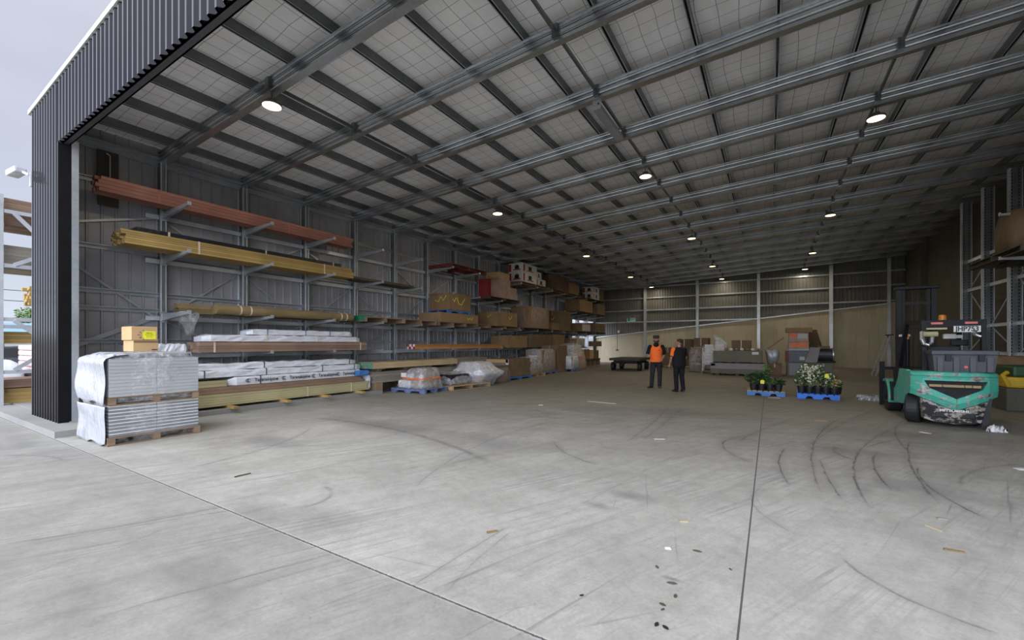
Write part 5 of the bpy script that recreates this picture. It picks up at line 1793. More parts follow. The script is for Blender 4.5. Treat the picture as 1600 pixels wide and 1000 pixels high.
mb.build('steering_column', 'black', fk)
mb = MB()
mb.tube([(0.0 + 0.17 * math.cos(a), 1.45 + 0.12 * math.sin(a), 1.36 + 0.08 * math.sin(a)) for a in [2 * PI * q / 20 for q in range(21)]], 0.017, 6)
mb.build('steering_wheel', 'black', fk)
mb = MB().box(0.05, 0.24, 0.95, 1.05, 1.7, 1.8, None, 0.02).box(0.2, 0.34, 0.97, 1.07, 1.71, 1.78, None, 0.02)
mb.build('work_lamp', 'white', fk)
MB().box(0.15, 0.4, 0.9, 1.0, 1.56, 1.68, None, 0.02).build('work_lamp_bracket', 'fork_black', fk)
MB().box(-0.46, -0.27, 1.9, 2.0, 1.76, 1.81, None, 0.015).build('mirror', 'white', fk)
MB().box(-0.36, -0.3, 1.86, 1.92, 1.7, 1.8, None, 0.01).build('indicator_lamp', 'amber_lens', fk)
mb = MB().tube([(0.02, 0.9, 2.08), (0.02, 0.9, 2.16)], 0.06, 14)
mb.ball((0.02, 0.9, 2.16), 0.06, 0.06, 0.035)
mb.build('beacon', 'amber_lens', fk)
# mast
MY = 2.85
for s in (-1, 1):
    MB().box(s * 0.31 - 0.045, s * 0.31 + 0.045, MY - 0.08, MY + 0.08, 0.1, 2.98).build('mast_rail', 'fork_black', fk)
    MB().box(s * 0.225 - 0.03, s * 0.225 + 0.03, MY - 0.05, MY + 0.1, 0.12, 2.92).build('inner_mast_rail', 'fork_black', fk)
    MB().tube([(s * 0.15, MY - 0.06, 0.15), (s * 0.15, MY - 0.06, 1.7)], 0.035, 10).build('lift_cylinder', 'chrome' if s > 0 else 'fork_black', fk)
for z in (0.6, 1.95, 2.55):
    MB().box(-0.35, 0.35, MY - 0.06, MY - 0.02, z, z + 0.07).build('mast_crossbar', 'fork_black', fk)
MB().box(-0.38, 0.42, MY - 0.12, MY + 0.14, 2.92, 3.0, None, 0.02).build('mast_top_plate', 'fork_black', fk)
mb = MB()
for q in range(2):
    mb.tube([(0.05 - 0.1 * q, MY - 0.02, 0.5), (0.05 - 0.1 * q, MY - 0.02, 2.9)], 0.015, 6)
mb.build('hydraulic_hose', 'black', fk)
mb = MB().box(-0.58, 0.58, MY + 0.12, MY + 0.17, 0.15, 0.3).box(-0.58, 0.58, MY + 0.12, MY + 0.17, 0.5, 0.6)
for s in (-1, 1):
    mb.box(s * 0.6 - 0.05, s * 0.6 + 0.05, MY + 0.1, MY + 0.16, 0.05, 1.15)
mb.box(-0.62, 0.62, MY + 0.11, MY + 0.15, 0.95, 1.02)
mb.build('fork_carriage', 'fork_black', fk)
for s in (-1, 1):
    MB().prism([(MY + 0.17, 0.03), (MY + 1.2, 0.03), (MY + 1.2, 0.045), (MY + 0.23, 0.08), (MY + 0.23, 0.55), (MY + 0.17, 0.55)], 0, s * 0.3 - 0.06, s * 0.3 + 0.06).build('fork_tine', 'fork_black', fk)
# toolbox on the counterweight
tb = thing('tool_box', 'large dark grey moulded tool box sitting on the forklift counterweight', 'tool box', (FX + 0.13, FY + 0.32, 1.072), R(-1.0))
mb = MB().loft([[(-a, -b, z), (a, -b, z), (a, b, z), (-a, b, z)] for z, a, b in ((0, 0.4, 0.22), (0.31, 0.43, 0.245))])
for x in (-0.28, -0.05, 0.28):
    pass
mb.build('box_body', 'toolbox', tb)
MB().box(-0.45, 0.45, -0.265, 0.265, 0.312, 0.40, None, 0.02).build('lid', 'toolbox', tb)
for x in (-0.33, -0.11, 0.11, 0.33):
    MB().prism([(x - 0.035, 0.0), (x + 0.035, 0.0), (x + 0.04, 0.27), (x - 0.04, 0.27)], 1, -0.262, -0.2).build('rib', 'toolbox', tb)
for x in (-0.22, 0.22):
    MB().box(x - 0.04, x + 0.04, -0.285, -0.24, 0.2, 0.33, None, 0.01).build('latch', 'black', tb)
mb = MB()
mb.prism([(0.02 + 0.026 * math.cos(2 * PI * q / 16), 0.09 + 0.026 * math.sin(2 * PI * q / 16)) for q in range(16)], 1, -0.248, -0.243)
mb.build('round_sticker', 'red_lens', tb)

# ------------------------------------------------------------------ plants on blue pallets
block_pallet('pallet', 'small blue pallet with pale deck boards carrying leafy potted plants', (-0.12, 15.62, 0), R(1), 1.0, 1.1, 0.15, 'blue', 'pallet', 'wood_pallet_new')
block_pallet('pallet', 'bright blue plastic pallet carrying white flowered plants', (1.2, 15.5, 0), R(-2), 1.0, 1.1, 0.15, 'blue_plastic')


def leaf(mb, p, d, L, w, rnd):
    d = Vector(d).normalized()
    u = Vector((rnd.uniform(-1, 1), rnd.uniform(-1, 1), rnd.uniform(-0.3, 1)))
    s = d.cross(u)
    if s.length < 1e-3:
        return
    s.normalize()
    n = s.cross(d).normalized()
    p = Vector(p)
    a = mb.verts([p, p + d * L * 0.4 + s * w + n * 0.1 * L, p + d * L * 0.45 - n * 0.02 * L, p + d * L * 0.4 - s * w + n * 0.1 * L, p + d * L - n * 0.15 * L])
    mb.face([a[0], a[1], a[2]])
    mb.face([a[0], a[2], a[3]])
    mb.face([a[1], a[4], a[2]])
    mb.face([a[2], a[4], a[3]])


def plant(name, label, x, y, z, h, spread, n, seed, mat='leaf', lf=0.09, flowers=0, fmat='petal', r=0.1, ph=0.17, sticks=0, tag_at=None, group=None, bare=0.15):
    rnd = random.Random(seed)
    t = thing(name, label, 'potted plant', (x, y, z), rnd.uniform(0, 6), group)
    MB().loft([[(rr * math.cos(2 * PI * q / 16), rr * math.sin(2 * PI * q / 16), zz) for q in range(16)] for zz, rr in ((0, r * 0.8), (ph * 0.88, r), (ph * 0.88, r * 1.07), (ph, r * 1.07), (ph, r * 0.95), (ph * 0.9, r * 0.9))]).build('pot', 'pot', t)
    stems = MB()
    fol = MB()
    flo = MB() if flowers else None
    tops = []
    ns = 4
    for s in range(ns):
        a = rnd.uniform(0, 6.28)
        q = Vector((rnd.uniform(-0.3, 0.3) * r, rnd.uniform(-0.3, 0.3) * r, ph * 0.9))
        pts = [q]
        hh = h * rnd.uniform(0.75, 1.0)
        for m in range(1, 5):
            f = m / 4
            pts.append(q + Vector((math.cos(a) * spread * 0.55 * f * f, math.sin(a) * spread * 0.55 * f * f, (hh - ph) * f)))
        stems.tube(pts, [0.008, 0.007, 0.006, 0.005, 0.003], 5)
        tops.append(pts)
    for i in range(n):
        pts = rnd.choice(tops)
        f = bare + (1 - bare) * rnd.random() ** 0.8
        m = min(3, int(f * 4))
        p = pts[m].lerp(pts[m + 1], f * 4 - m)
        a = rnd.uniform(0, 6.28)
        rr = spread * (0.25 + 0.55 * math.sin(PI * min(0.95, f * 0.85 + 0.1))) * rnd.random() ** 0.5
        p2 = p + Vector((math.cos(a) * rr, math.sin(a) * rr, rnd.uniform(-0.03, 0.05)))
        leaf(fol, p2, (math.cos(a), math.sin(a), rnd.uniform(-0.4, 0.7)), lf * rnd.uniform(0.7, 1.25), lf * 0.27, rnd)
        if flo and i < flowers:
            for w in range(5):
                b = 2 * PI * w / 5
                leaf(flo, p2 + Vector((0, -0.02, 0.02)), (math.cos(b), math.sin(b) * 0.4 - 0.35, math.sin(b) + 0.2), 0.042, 0.018, rnd)
    for s in range(sticks):
        x0 = rnd.uniform(-0.4, 0.4) * r
        MB().tube([(x0, 0, ph * 0.6), (x0 + 0.01, 0, h * 0.72)], 0.008, 6).build('stake', 'stem', t)
    stems.build('stem', 'leaf_light', t)
    fol.build('foliage', mat, t)
    if flo:
        flo.build('flowers', fmat, t)
    if tag_at:
        MB().prism([(tag_at[0] - 0.055, tag_at[1] - 0.05), (tag_at[0] + 0.05, tag_at[1] - 0.06), (tag_at[0] + 0.06, tag_at[1] + 0.04), (tag_at[0], tag_at[1] + 0.07), (tag_at[0] - 0.05, tag_at[1] + 0.045)], 1, -r - 0.06, -r - 0.055).build('plant_tag', 'yellow_label', t)
        t.rotation_euler = (0, 0, 0)
    return t


zp = 0.152
for i, (x, y, h, sp, n, lf, m, tg, lb) in enumerate((
        (-0.44, 15.3, 0.48, 0.14, 60, 0.13, 'leaf', None, 'front left leafy pot on the small blue pallet, broad pale leaves'),
        (-0.22, 15.28, 0.66, 0.17, 90, 0.15, 'leaf', (0.02, 0.27), 'tallest broad leaved pot on the small blue pallet, with yellow tag'),
        (0.0, 15.26, 0.40, 0.14, 80, 0.09, 'leaf_light', None, 'low leafy pot third in the front row of the small blue pallet'),
        (0.22, 15.28, 0.36, 0.15, 80, 0.09, 'leaf', None, 'low leafy pot at the end of the front row on the small blue pallet'),
        (-0.36, 15.62, 0.60, 0.16, 80, 0.14, 'leaf', None, 'broad leaved pot behind the tagged plant on the small blue pallet'),
        (-0.08, 15.62, 0.92, 0.09, 40, 0.11, 'leaf_light', None, 'tall thin shoot standing behind the tagged plant'),
        (0.2, 15.62, 0.4, 0.15, 80, 0.1, 'leaf', None, 'low dark leafy pot in the rear row of the small blue pallet'))):
    plant('potted_plant', lb, x, y, zp, h, sp, n, 100 + i, m, lf, 0, 'petal', 0.108, 0.2, 0, tg)
for i, (x, y, h, sp, n, lf, m, fl, fm, st, tg, lb) in enumerate((
        (0.80, 15.2, 0.62, 0.17, 170, 0.07, 'leaf', 12, 'petal', 0, None, 'dark bushy plant at the front corner of the bright blue pallet'),
        (1.0, 15.18, 0.85, 0.2, 220, 0.065, 'leaf', 90, 'petal', 1, None, 'tall white flowered plant with one stake at the front of the bright blue pallet'),
        (1.2, 15.18, 0.82, 0.2, 220, 0.065, 'leaf', 70, 'petal', 1, None, 'tall white flowered plant second in the front row, orange brown stake'),
        (1.39, 15.18, 0.60, 0.18, 170, 0.07, 'leaf', 18, 'petal', 0, (0.0, 0.52), 'dark bushy plant with yellow diamond tag on the bright blue pallet'),
        (1.58, 15.12, 0.40, 0.15, 110, 0.07, 'leaf_light', 40, 'petal_pink', 0, None, 'low plant with peach and cream blooms at the end of the bright blue pallet'),
        (1.66, 15.3, 0.38, 0.11, 90, 0.07, 'leaf', 8, 'petal', 0, None, 'low green plant past the peach blooms on the bright blue pallet'),
        (0.92, 15.55, 0.85, 0.2, 170, 0.075, 'leaf', 40, 'petal', 0, None, 'flowering bush in the rear row behind the dark bushy corner plant'),
        (1.22, 15.58, 0.9, 0.2, 170, 0.075, 'leaf', 50, 'petal', 0, None, 'tallest flowering bush in the rear row of the bright blue pallet'),
        (1.5, 15.55, 0.6, 0.18, 150, 0.075, 'leaf', 10, 'petal', 0, None, 'dark bush in the rear row behind the peach blooms'))):
    plant('potted_plant', lb, x, y, zp, h, sp, n, 200 + i, m, lf, fl, fm, 0.108 if y < 15.4 else 0.1, 0.19, st, tg)

# ------------------------------------------------------------------ goods by the back wall
t = thing('flat_trailer', 'dark flat deck trailer parked near the white lit end of the back wall', 'trailer', (-7.35, 26.0, 0), R(2))
MB().box(-0.9, 0.9, -1.4, 1.6, 0.6, 0.74).build('deck', 'wood_dark', t)
for s in (-1, 1):
    for y in (-0.9, 1.0):
        MB().tube([(s * 0.78 - 0.1, y, 0.25), (s * 0.78 + 0.1, y, 0.25)], 0.25, 20).build('wheel', 'black', t)
        MB().tube([(s * 0.885, y, 0.25), (s * 0.895, y, 0.25)], 0.1, 12).build('wheel_hub', 'fork_black', t)
MB().bar((0, -1.4, 0.45), (0, -2.2, 0.3), 0.08, 0.08).bar((-0.5, -1.3, 0.5), (0.5, -1.3, 0.5), 0.08, 0.1).build('drawbar', 'fork_black', t)
MB().box(-0.7, 0.7, -1.2, 1.4, 0.42, 0.6).build('chassis', 'fork_black', t)

for i, (x0, x1, y0, y1, z0, z1, m, lb) in enumerate((
        (-6.15, -5.3, 29.0, 30.2, 0.16, 1.35, 'cardboard_dark', 'brown carton behind the orange vest person, nearer the trailer'),
        (-5.2, -4.3, 29.2, 30.2, 0.16, 1.9, 'cardboard_dark', 'taller dark carton between the two standing people'),
        (-4.0, -3.2, 28.0, 29.2, 0.16, 1.95, 'cardboard_dark', 'dark carton pile half hidden behind the person in black'))):
    carton('carton', lb, x0, x1, y0, y1, z0, z1, m)
for i, (x, y, lb) in enumerate(((-5.2, 29.6, 'long pale pallet on the floor under the cartons behind the people'), (-3.6, 28.6, 'pale pallet under the carton pile behind the person in black'))):
    pallet('pallet', lb, (x, y, 0), 0, 2.2 if i == 0 else 1.2, 1.2, 0.155, 'wood_pallet_new')
wrapped_load('wrapped_load', 'brown film wrapped bale beside the stacked white plastic chairs', (-3.55, 26.3, 0), [(0.02, 0, 0, 0.42, 0.5), (0.5, 0, 0, 0.46, 0.52), (1.1, 0, 0, 0.42, 0.5), (1.4, 0, 0, 0.36, 0.42)], 'film_thin', (('carton_body', -0.38, 0.38, -0.42, 0.42, 0.02, 1.36, 'cardboard_dark'),), 0, 0.06, 61)
def plastic_chair(label, x, y, z, group):
    t = thing('plastic_chair', label, 'chair', (x, y, z), 0, group)
    MB().loft([[(-0.22, -0.2, z_), (0.22, -0.2, z_), (0.2, 0.2, z_), (-0.2, 0.2, z_)] for z_ in (0.40, 0.43)]).box(-0.22, 0.22, -0.225, -0.2, 0.36, 0.43).build('seat', 'white_plastic', t)
    mb = MB()
    for i in range(5):
        xx = -0.16 + 0.08 * i
        mb.bar((xx, 0.2, 0.42), (xx * 0.95, 0.29, 0.8), 0.055, 0.015, (0, 1, 0))
    mb.bar((-0.21, 0.295, 0.8), (0.21, 0.295, 0.8), 0.03, 0.07)
    mb.build('backrest', 'white_plastic', t)
    for sx in (-1, 1):
        MB().tube([(sx * 0.2, -0.2, 0.4), (sx * 0.25, -0.24, 0.0)], [0.04, 0.028], 8).build('leg', 'white_plastic', t)
        MB().tube([(sx * 0.19, 0.2, 0.4), (sx * 0.23, 0.28, 0.0)], [0.04, 0.028], 8).build('leg', 'white_plastic', t)
        MB().tube([(sx * 0.22, -0.2, 0.4), (sx * 0.26, -0.16, 0.62), (sx * 0.25, 0.1, 0.64), (sx * 0.2, 0.27, 0.66)], 0.022, 7).build('armrest', 'white_plastic', t)
    return t


M['white_plastic'] = plain('white_chair_plastic', (0.62, 0.62, 0.62), 0.4, 0, 0.08)
for st, (cx_, lb) in enumerate(((-2.85, 'white plastic chair in the nested stack next to the brown bale at the back'), (-2.32, 'white plastic chair in the nested stack next to the long olive crates'))):
    c0 = plastic_chair(lb, cx_, 24.95, 0.122, ['chairs stacked beside the bale', 'chairs stacked beside the crates'][st])
    for q in range(1, 8):
        dup(c0, (cx_, 24.95 + 0.012 * q, 0.122 + 0.085 * q))
o = loft_wrap(MB(), [(0.3, -2.585, 25.0, 0.56, 0.4), (0.8, -2.585, 25.0, 0.57, 0.4), (1.25, -2.585, 25.05, 0.56, 0.4), (1.5, -2.585, 25.2, 0.53, 0.25)], 40, 0.02, 62).build('film_sleeve', 'film_thin', None, True)
tag(o, 'clear film wound around the two stacks of white plastic chairs', 'plastic film')
pallet('pallet', 'thin pallet under the two stacks of white plastic chairs', (-2.585, 24.98, 0), 0, 1.15, 1.0, 0.12, 'wood_pallet')
t = carton('steel_crate', 'long lower crate with mauve grey upper half under the olive crate at the back', -2.62, -0.2, 23.95, 25.0, 0.08, 0.62, 'bed_olive', None, False, (), 'crate', None, 0.01, [('y-', 0.0, 1.0, 0.46, 0.97, 'bed_grey'), ('y-', 0.01, 0.09, 0.72, 0.93, 'white')])
for i, x in enumerate((-2.3, -1.4, -0.5)):
    tag(MB().box(x - 0.08, x + 0.08, 23.97, 25.0, 0, 0.08).build('timber_bearer', 'wood_dark'), 'dark bearer under the long lower crate at the back', 'bearer', 'bearers under the long crates')
for i, x in enumerate((-2.2, -1.4, -0.6)):
    tag(MB().box(x - 0.08, x + 0.08, 24.0, 25.0, 0.62, 0.67).build('timber_bearer', 'wood_dark'), 'thin dark bearer between the two long crates at the back', 'bearer', 'bearers between the long crates')
carton('steel_crate', 'long plain olive crate with white label stacked on the mauve grey crate', -2.5, -0.32, 23.98, 25.0, 0.67, 1.23, 'bed_olive', None, False, (), 'crate', None, 0.01, [('y-', 0.8, 0.93, 0.7, 0.93, 'white')])
wrapped_load('wrapped_load', 'rumpled cream film heap rising behind the white plastic chairs', (-2.3, 26.3, 0), [(0.05, 0, 0, 0.3, 0.3), (1.2, 0, 0, 0.3, 0.3), (1.55, 0.0, 0, 0.3, 0.25), (1.75, -0.12, 0, 0.2, 0.16), (2.0, -0.3, 0, 0.1, 0.08), (2.05, -0.36, 0, 0.05, 0.05)], 'film_white', (), 0, 0.14, 63)
carton('carton', 'brown carton seen just above the long olive crate', -1.75, -0.85, 25.4, 26.3, 0, 1.78, 'cardboard_dark')
rnd = random.Random(5)
for i in range(7):
    x = -1.95 + 0.24 * i
    b = MB().ball((x, 24.5 + rnd.uniform(-0.15, 0.2), 1.23 + 0.07), 0.09, 0.08, 0.075, 9, 6).build('crumpled_packet', ['cardboard', 'white', 'floral', 'white'][i % 4])
    tag(b, 'crumpled packet lying in the row on top of the long olive crate', 'packet', 'packets on the olive crate')
wrapped_load('wrapped_load', 'silver wrapped bundle on a dark carton at the right end of the long olive crate', (0.1, 25.2, 0.602), [(0.0, 0, 0, 0.2, 0.34), (0.3, 0.02, 0, 0.27, 0.4), (0.6, 0, 0, 0.3, 0.4), (0.7, -0.05, 0, 0.26, 0.32)], 'sheen_grey', (), 0, 0.05, 64)
carton('carton', 'dark carton under the silver wrapped bundle', -0.1, 0.5, 24.7, 25.7, 0.0, 0.6, 'cardboard_dark')
tag(MB().bar((-0.1, 25.3, 1.33), (0.6, 25.6, 1.9), 0.12, 0.02).build('cardboard_flap', 'cardboard'), 'loose slanting cardboard strip sticking up from the silver bundle', 'cardboard strip')
t = carton('steel_crate', 'low olive crate under the printed cartons and dark machine', 0.72, 2.55, 24.9, 26.1, 0.0, 0.68, 'bed_olive', None, False, (), 'crate', None, 0.01, [('y-', 0.78, 0.81, 0.05, 0.95, 'sheet_grey'), ('y-', 0.05, 0.35, 0.1, 0.95, 'sheet_dark')])
carton('carton', 'dark boxed appliance with dull red end on the low olive crate', 0.66, 1.62, 24.95, 25.8, 0.685, 1.25, 'engine_dark', None, False, (), 'carton', None, 0.01, [('y-', 0.0, 0.14, 0.02, 0.98, 'red_dull'), ('y-', 0.6, 0.82, 0.2, 0.5, 'sheet_grey')])
carton('printed_carton', 'printed carton with orange panel, middle of the tall stack at the back', 0.78, 1.62, 25.0, 25.8, 1.255, 1.68, 'floral', None, False, (), 'carton', None, 0.01, [('y-', 0.1, 0.95, 0.45, 0.85, 'orange_strap'), ('y-', 0.0, 1.0, 0.02, 0.2, 'sheet_grey')])
carton('printed_carton', 'printed carton with pale panel near the top of the tall stack at the back', 0.8, 1.6, 25.0, 25.8, 1.685, 2.15, 'floral', None, False, (), 'carton', None, 0.01, [('y-', 0.05, 0.4, 0.5, 0.9, 'orange_strap'), ('y-', 0.45, 0.95, 0.35, 0.85, 'sheet_grey')])
carton('carton', 'flat brown carton lid topping the tall stack at the back', 0.68, 1.75, 24.95, 25.9, 2.155, 2.38, 'cardboard', None, False)
wrapped_load('wrapped_load', 'brown wrapped bundle standing behind the tall printed stack', (1.95, 26.8, 0), [(0.02, 0, 0, 0.3, 0.4), (1.5, 0, 0, 0.3, 0.4), (2.3, -0.1, 0, 0.2, 0.3)], 'cardboard_dark', (), 0, 0.06, 65)
t = thing('machine_engine', 'dark cylindrical machine with silver bands on the low olive crate', 'machine', (2.25, 25.4, 0.685))
MB().tube([(-0.38, 0, 0.36), (0.36, 0, 0.36)], 0.33, 24).build('casing', 'engine_dark', t)
for x in (-0.36, 0.3):
    MB().tube([(x, 0, 0.36), (x + 0.05, 0, 0.36)], 0.35, 24).build('band', 'chrome', t)
MB().box(-0.42, 0.42, -0.3, 0.3, 0, 0.08).build('base', 'fork_black', t)
MB().box(-0.3, 0.2, -0.25, 0.3, 0.66, 0.8).build('top_cover', 'cardboard_dark', t)
o = MB().prism([(-0.3, 0.0), (0.18, 0.0), (0.3, 0.72), (-0.1, 0.74)], 1, 24.86, 24.88).build('grey_panel', 'bed_grey')
o.location = (1.75, 0, 0.69)
tag(o, 'tilted mauve grey panel leaning on the dark cylindrical machine', 'panel')
t = thing('step_ladder', 'folded out aluminium step ladder by the back right post', 'ladder', (4.95, 27.0, 0), R(10))
for (a, b, n) in (((-0.55, 0, 0.0), (0.05, 0, 2.0), 'ladder_rail'), ((-0.55, 0.45, 0.0), (0.05, 0.45, 2.0), 'ladder_rail'), ((0.55, 0, 0.0), (0.1, 0, 2.0), 'rear_leg'), ((0.55, 0.45, 0.0), (0.1, 0.45, 2.0), 'rear_leg')):
    MB().bar(a, b, 0.05, 0.1 if n == 'ladder_rail' else 0.05).build(n, 'aluminium', t)
for q in range(6):
    f = (q + 1) / 6.6
    MB().box(-0.55 + 0.6 * f - 0.04, -0.55 + 0.6 * f + 0.04, 0.0, 0.45, 2 * f - 0.012, 2 * f + 0.012).build('tread', 'aluminium', t)
MB().box(0.0, 0.15, -0.02, 0.47, 2.0, 2.05).build('ladder_top', 'fork_black', t)
struct('wall_back_post', MB().box(6.43 - 0.09, 6.43 + 0.09, 35.2, 35.25, 0, zraf(6.43)).box(6.43 + 0.05, 6.43 + 0.08, 35.25, 35.5, 0, zraf(6.43)), 'galv_bright')
# wall fittings at the back
x = -9.9
o = thing('exit_sign', 'small lit green white exit sign on the back wall sheeting', 'exit sign', (x, YB - 0.12, 3.45))
MB().box(-0.38, 0.32, -0.03, 0.0, 0, 0.3).build('sign_plate', 'exit_glow', o)
MB().box(-0.32, -0.12, -0.034, -0.031, 0.05, 0.3).box(-0.1, 0.3, -0.034, -0.031, 0.2, 0.26).box(-0.1, 0.3, -0.034, -0.031, 0.1, 0.15).build('sign_symbol', 'green_end', o)
tag(MB().ball((-11.0, YB - 0.15, 2.62), 0.11, 0.1, 0.13, 12, 8).build('bulkhead_light', 'camera_white'), 'small round white fitting on the back wall beside the pull cord', 'wall light')
t = thing('pull_cord', 'thin red cord hanging down the back wall with a red handle', 'pull cord', (-10.95, 34.9, 1.0))
MB().tube([(0, 0, 0.1), (0, 0, 5.3)], 0.018, 5).build('cord', 'red_dull', t)
MB().box(-0.1, 0.1, -0.06, 0.06, 0, 0.12, None, 0.02).build('handle', 'red_dull', t)

# ------------------------------------------------------------------ right side by the forklift
t = thing('concrete_block', 'grey concrete block on the floor past the forklift, yellow machine on top', 'concrete block', (5.55, 15.2, 0))
MB().box(-0.75, 0.6, -0.5, 0.8, 0, 0.55, None, 0.03).build('block', 'precast_right', t)
t = thing('tank_machine', 'yellow tank machine with dark green cover beyond the forklift', 'machine', (5.45, 15.1, 0.552))
MB().box(-0.65, 0.65, -0.4, 0.6, 0, 0.26, None, 0.05).build('tank', 'yellow_paint', t)
MB().box(-0.55, 0.65, -0.42, 0.6, 0.262, 0.52, None, 0.05).build('cover', 'green_paint', t)
MB().tube([(-0.62, -0.42, 0.05), (-0.72, -0.42, 0.3), (-0.62, -0.35, 0.36)], 0.05, 8).build('handle', 'yellow_paint', t)
MB().box(-0.3, 0.6, -0.427, -0.423, 0.33, 0.37).build('grip_strip', 'sheet_grey', t)
pallet('pallet', 'timber pallet at floor level against the right rack', (5.6, 17.6, 0.0), R(90), 2.2, 1.2, 0.15, 'wood_pallet')
timber_pack('timber_pack', 'dull timber pack on the pallet against the right rack', 5.05, 6.1, 16.6, 18.7, 0.152, 5, 5, 0.12, 'wood_brown', (), 'strap_white', 0.1)
o = wrapped_load('cardboard_roll', 'brown cardboard drum on the timber pack beyond the yellow machine', (5.55, 17.2, 0.755), [(0, 0, 0, 0.42, 0.4), (0.3, 0, 0, 0.44, 0.42), (0.5, 0, 0, 0.42, 0.4)], 'cardboard', (), 0, 0.01, 66, 'drum')
pallet('pallet', 'dark pallet high on the right rack under the brown bundle', (5.6, 16.0, LV[2]), R(90), 3.2, 1.3, 0.15, 'wood_dark')
wrapped_load('wrapped_load', 'brown bundle on the dark pallet high on the right rack', (5.55, 15.7, LV[2] + 0.152), [(0, 0, 0, 0.5, 0.6), (0.6, 0, 0, 0.52, 0.62), (1.0, 0, 0, 0.45, 0.5)], 'cardboard_dark', (), 0, 0.04, 67)

# ------------------------------------------------------------------ outside, left of the column
t = thing('outdoor_rack', 'grey steel outdoor rack frame left of the shed column', 'rack', (-16.0, 2.3, 0))
for y in (-0.02, 0.95):
    MB().box(-0.05, 0.05, y - 0.05, y + 0.05, 0.1, 5.25).build('upright', 'galv_bright', t)
    MB().box(-0.2, 0.2, y - 0.15, y + 0.15, 0, 0.1).build('base_plate', 'galv', t)
for z in (4.85, 3.52, 2.2, 2.02, 0.9):
    MB().box(-0.04, 0.04, 0.04, 2.6, z - 0.045, z + 0.045).build('rail', 'galv_bright', t)
for a, b in (((0.2, 4.82), (0.9, 4.0)), ((0.2, 3.55), (0.9, 4.0)), ((0.2, 2.17), (0.9, 1.5)), ((0.2, 0.95), (0.9, 1.5))):
    MB().bar((0.05, a[0], a[1]), (0.05, b[0], b[1]), 0.02, 0.09).build('brace', 'galv_bright', t)
for z in (4.55, 3.45, 1.6, 0.5):
    MB().box(-1.5, 0.0, -0.05, 0.05, z - 0.1, z - 0.002).box(-1.5, 0.0, 3.2, 3.3, z - 0.1, z - 0.002).build('arm', 'galv', t)


def out_pack(label, y0, y1, z0, nz, bh, mat, x0=-17.3, x1=-16.12, straps=()):
    return timber_pack('timber_pack', label, x0, x1, y0, y1, z0, 4, nz, bh, mat, straps, 'orange_strap', 0.06)


out_pack('uppermost timber pack with orange strap on the outdoor rack', 2.3, 7.5, 4.55, 6, 0.11, 'wood_brown', straps=(2.95,))
out_pack('grey brown timber pack on the second level of the outdoor rack', 2.3, 7.5, 3.45, 7, 0.085, 'wood_grey')
out_pack('yellowish timber pack at eye height on the outdoor rack', 2.3, 7.0, 1.6, 5, 0.06, 'wood_yellow')
out_pack('brown plank pack low on the outdoor rack', 2.3, 7.0, 0.5, 3, 0.07, 'wood_brown')
timber_pack('timber_pack', 'yellow timber pack on the ground under the outdoor rack', -17.3, -16.12, 2.3, 6.5, 0.12, 4, 4, 0.09, 'wood_yellow', (), 'strap_white', 0.06)
timber_pack('timber_pack', 'pale ended timber pack high up against the sky behind the outdoor rack', -21.6, -20.6, 3.62, 8.0, 2.88, 5, 6, 0.1, 'wood_yellow', (), 'strap_white', 0.1)
t = thing('outdoor_rack', 'plain outdoor rack carrying the pale ended pack, further back in the yard', 'rack', (-21.1, 6.3, 0))
for y in (-0.9, 1.3):
    MB().box(-0.6, -0.5, y, y + 0.1, 0, 2.78).build('upright', 'galv', t)
    MB().box(-0.6, 0.6, y, y + 0.1, 2.78, 2.88).build('arm', 'galv', t)
for i in range(5):
    carton('bag_pack', ['lowest', 'second', 'middle', 'fourth', 'top'][i] + ' layer of pink and white bags in the yard stack, counting from below', -24.6, -22.6, 3.95, 6.2, 0.56 + 0.2 * i, 0.75 + 0.2 * i, 'bags', 'pink white bag layers', False, (), 'bags', None, 0.05)
tag(MB().box(-24.7, -22.5, 3.85, 6.3, 0, 0.55).build('timber_platform', 'wood_dark'), 'dark platform under the pink and white bags', 'platform')
t = thing('car', 'dark car parked in the yard behind the outdoor rack', 'car', (-28.5, 4.4, 0), R(75))
prof = [(-2.1, 0.35), (-2.1, 0.75), (-1.5, 0.95), (-0.9, 1.45), (0.6, 1.5), (1.3, 1.0), (2.1, 0.85), (2.15, 0.35)]
MB().prism(prof, 1, -0.85, 0.85).build('car_body', 'engine_dark', t)
MB().prism([(-1.2, 1.02), (-0.8, 1.38), (0.55, 1.42), (1.05, 1.02)], 1, -0.87, 0.87).build('side_window', 'black', t)
for sd in (-1, 1):
    for x in (-1.3, 1.35):
        MB().tube([(x, sd * 0.72, 0.33), (x, sd * 0.9, 0.33)], 0.33, 20).build('wheel', 'black', t)
wrapped_load('covered_load', 'white tarpaulin covered heap on the yard beside the outdoor rack', (-22.9, 3.35, 0), [(0, 0, 0, 0.7, 0.45), (0.6, 0, 0, 0.6, 0.42), (0.9, -0.05, 0.0, 0.45, 0.3), (1.02, -0.1, 0, 0.25, 0.15)], 'white_wrap', (), 0, 0.05, 71)
t = thing('shed_building', 'low pale building with light blue roof beyond the yard', 'building', (-68, 12, 0), R(81))
MB().box(-12, 12, -6, 6, 0, 2.4).build('wall', 'sheet_grey', t)
MB().prism([(-6.4, 2.4), (6.4, 2.4), (1.5, 3.75), (-1.5, 3.75)], 0, -12.4, 12.4).build('roof', 'blue_roof', t)
t = thing('tree', 'small round tree above the blue roof beyond the yard', 'tree', (-92, 17.6, 0))
MB().tube([(0, 0, 0), (0.1, 0, 3.4), (0.2, 0.1, 5.4)], [0.25, 0.2, 0.1], 8).build('trunk', 'wood_dark', t)
fol = MB()
rnd = random.Random(3)
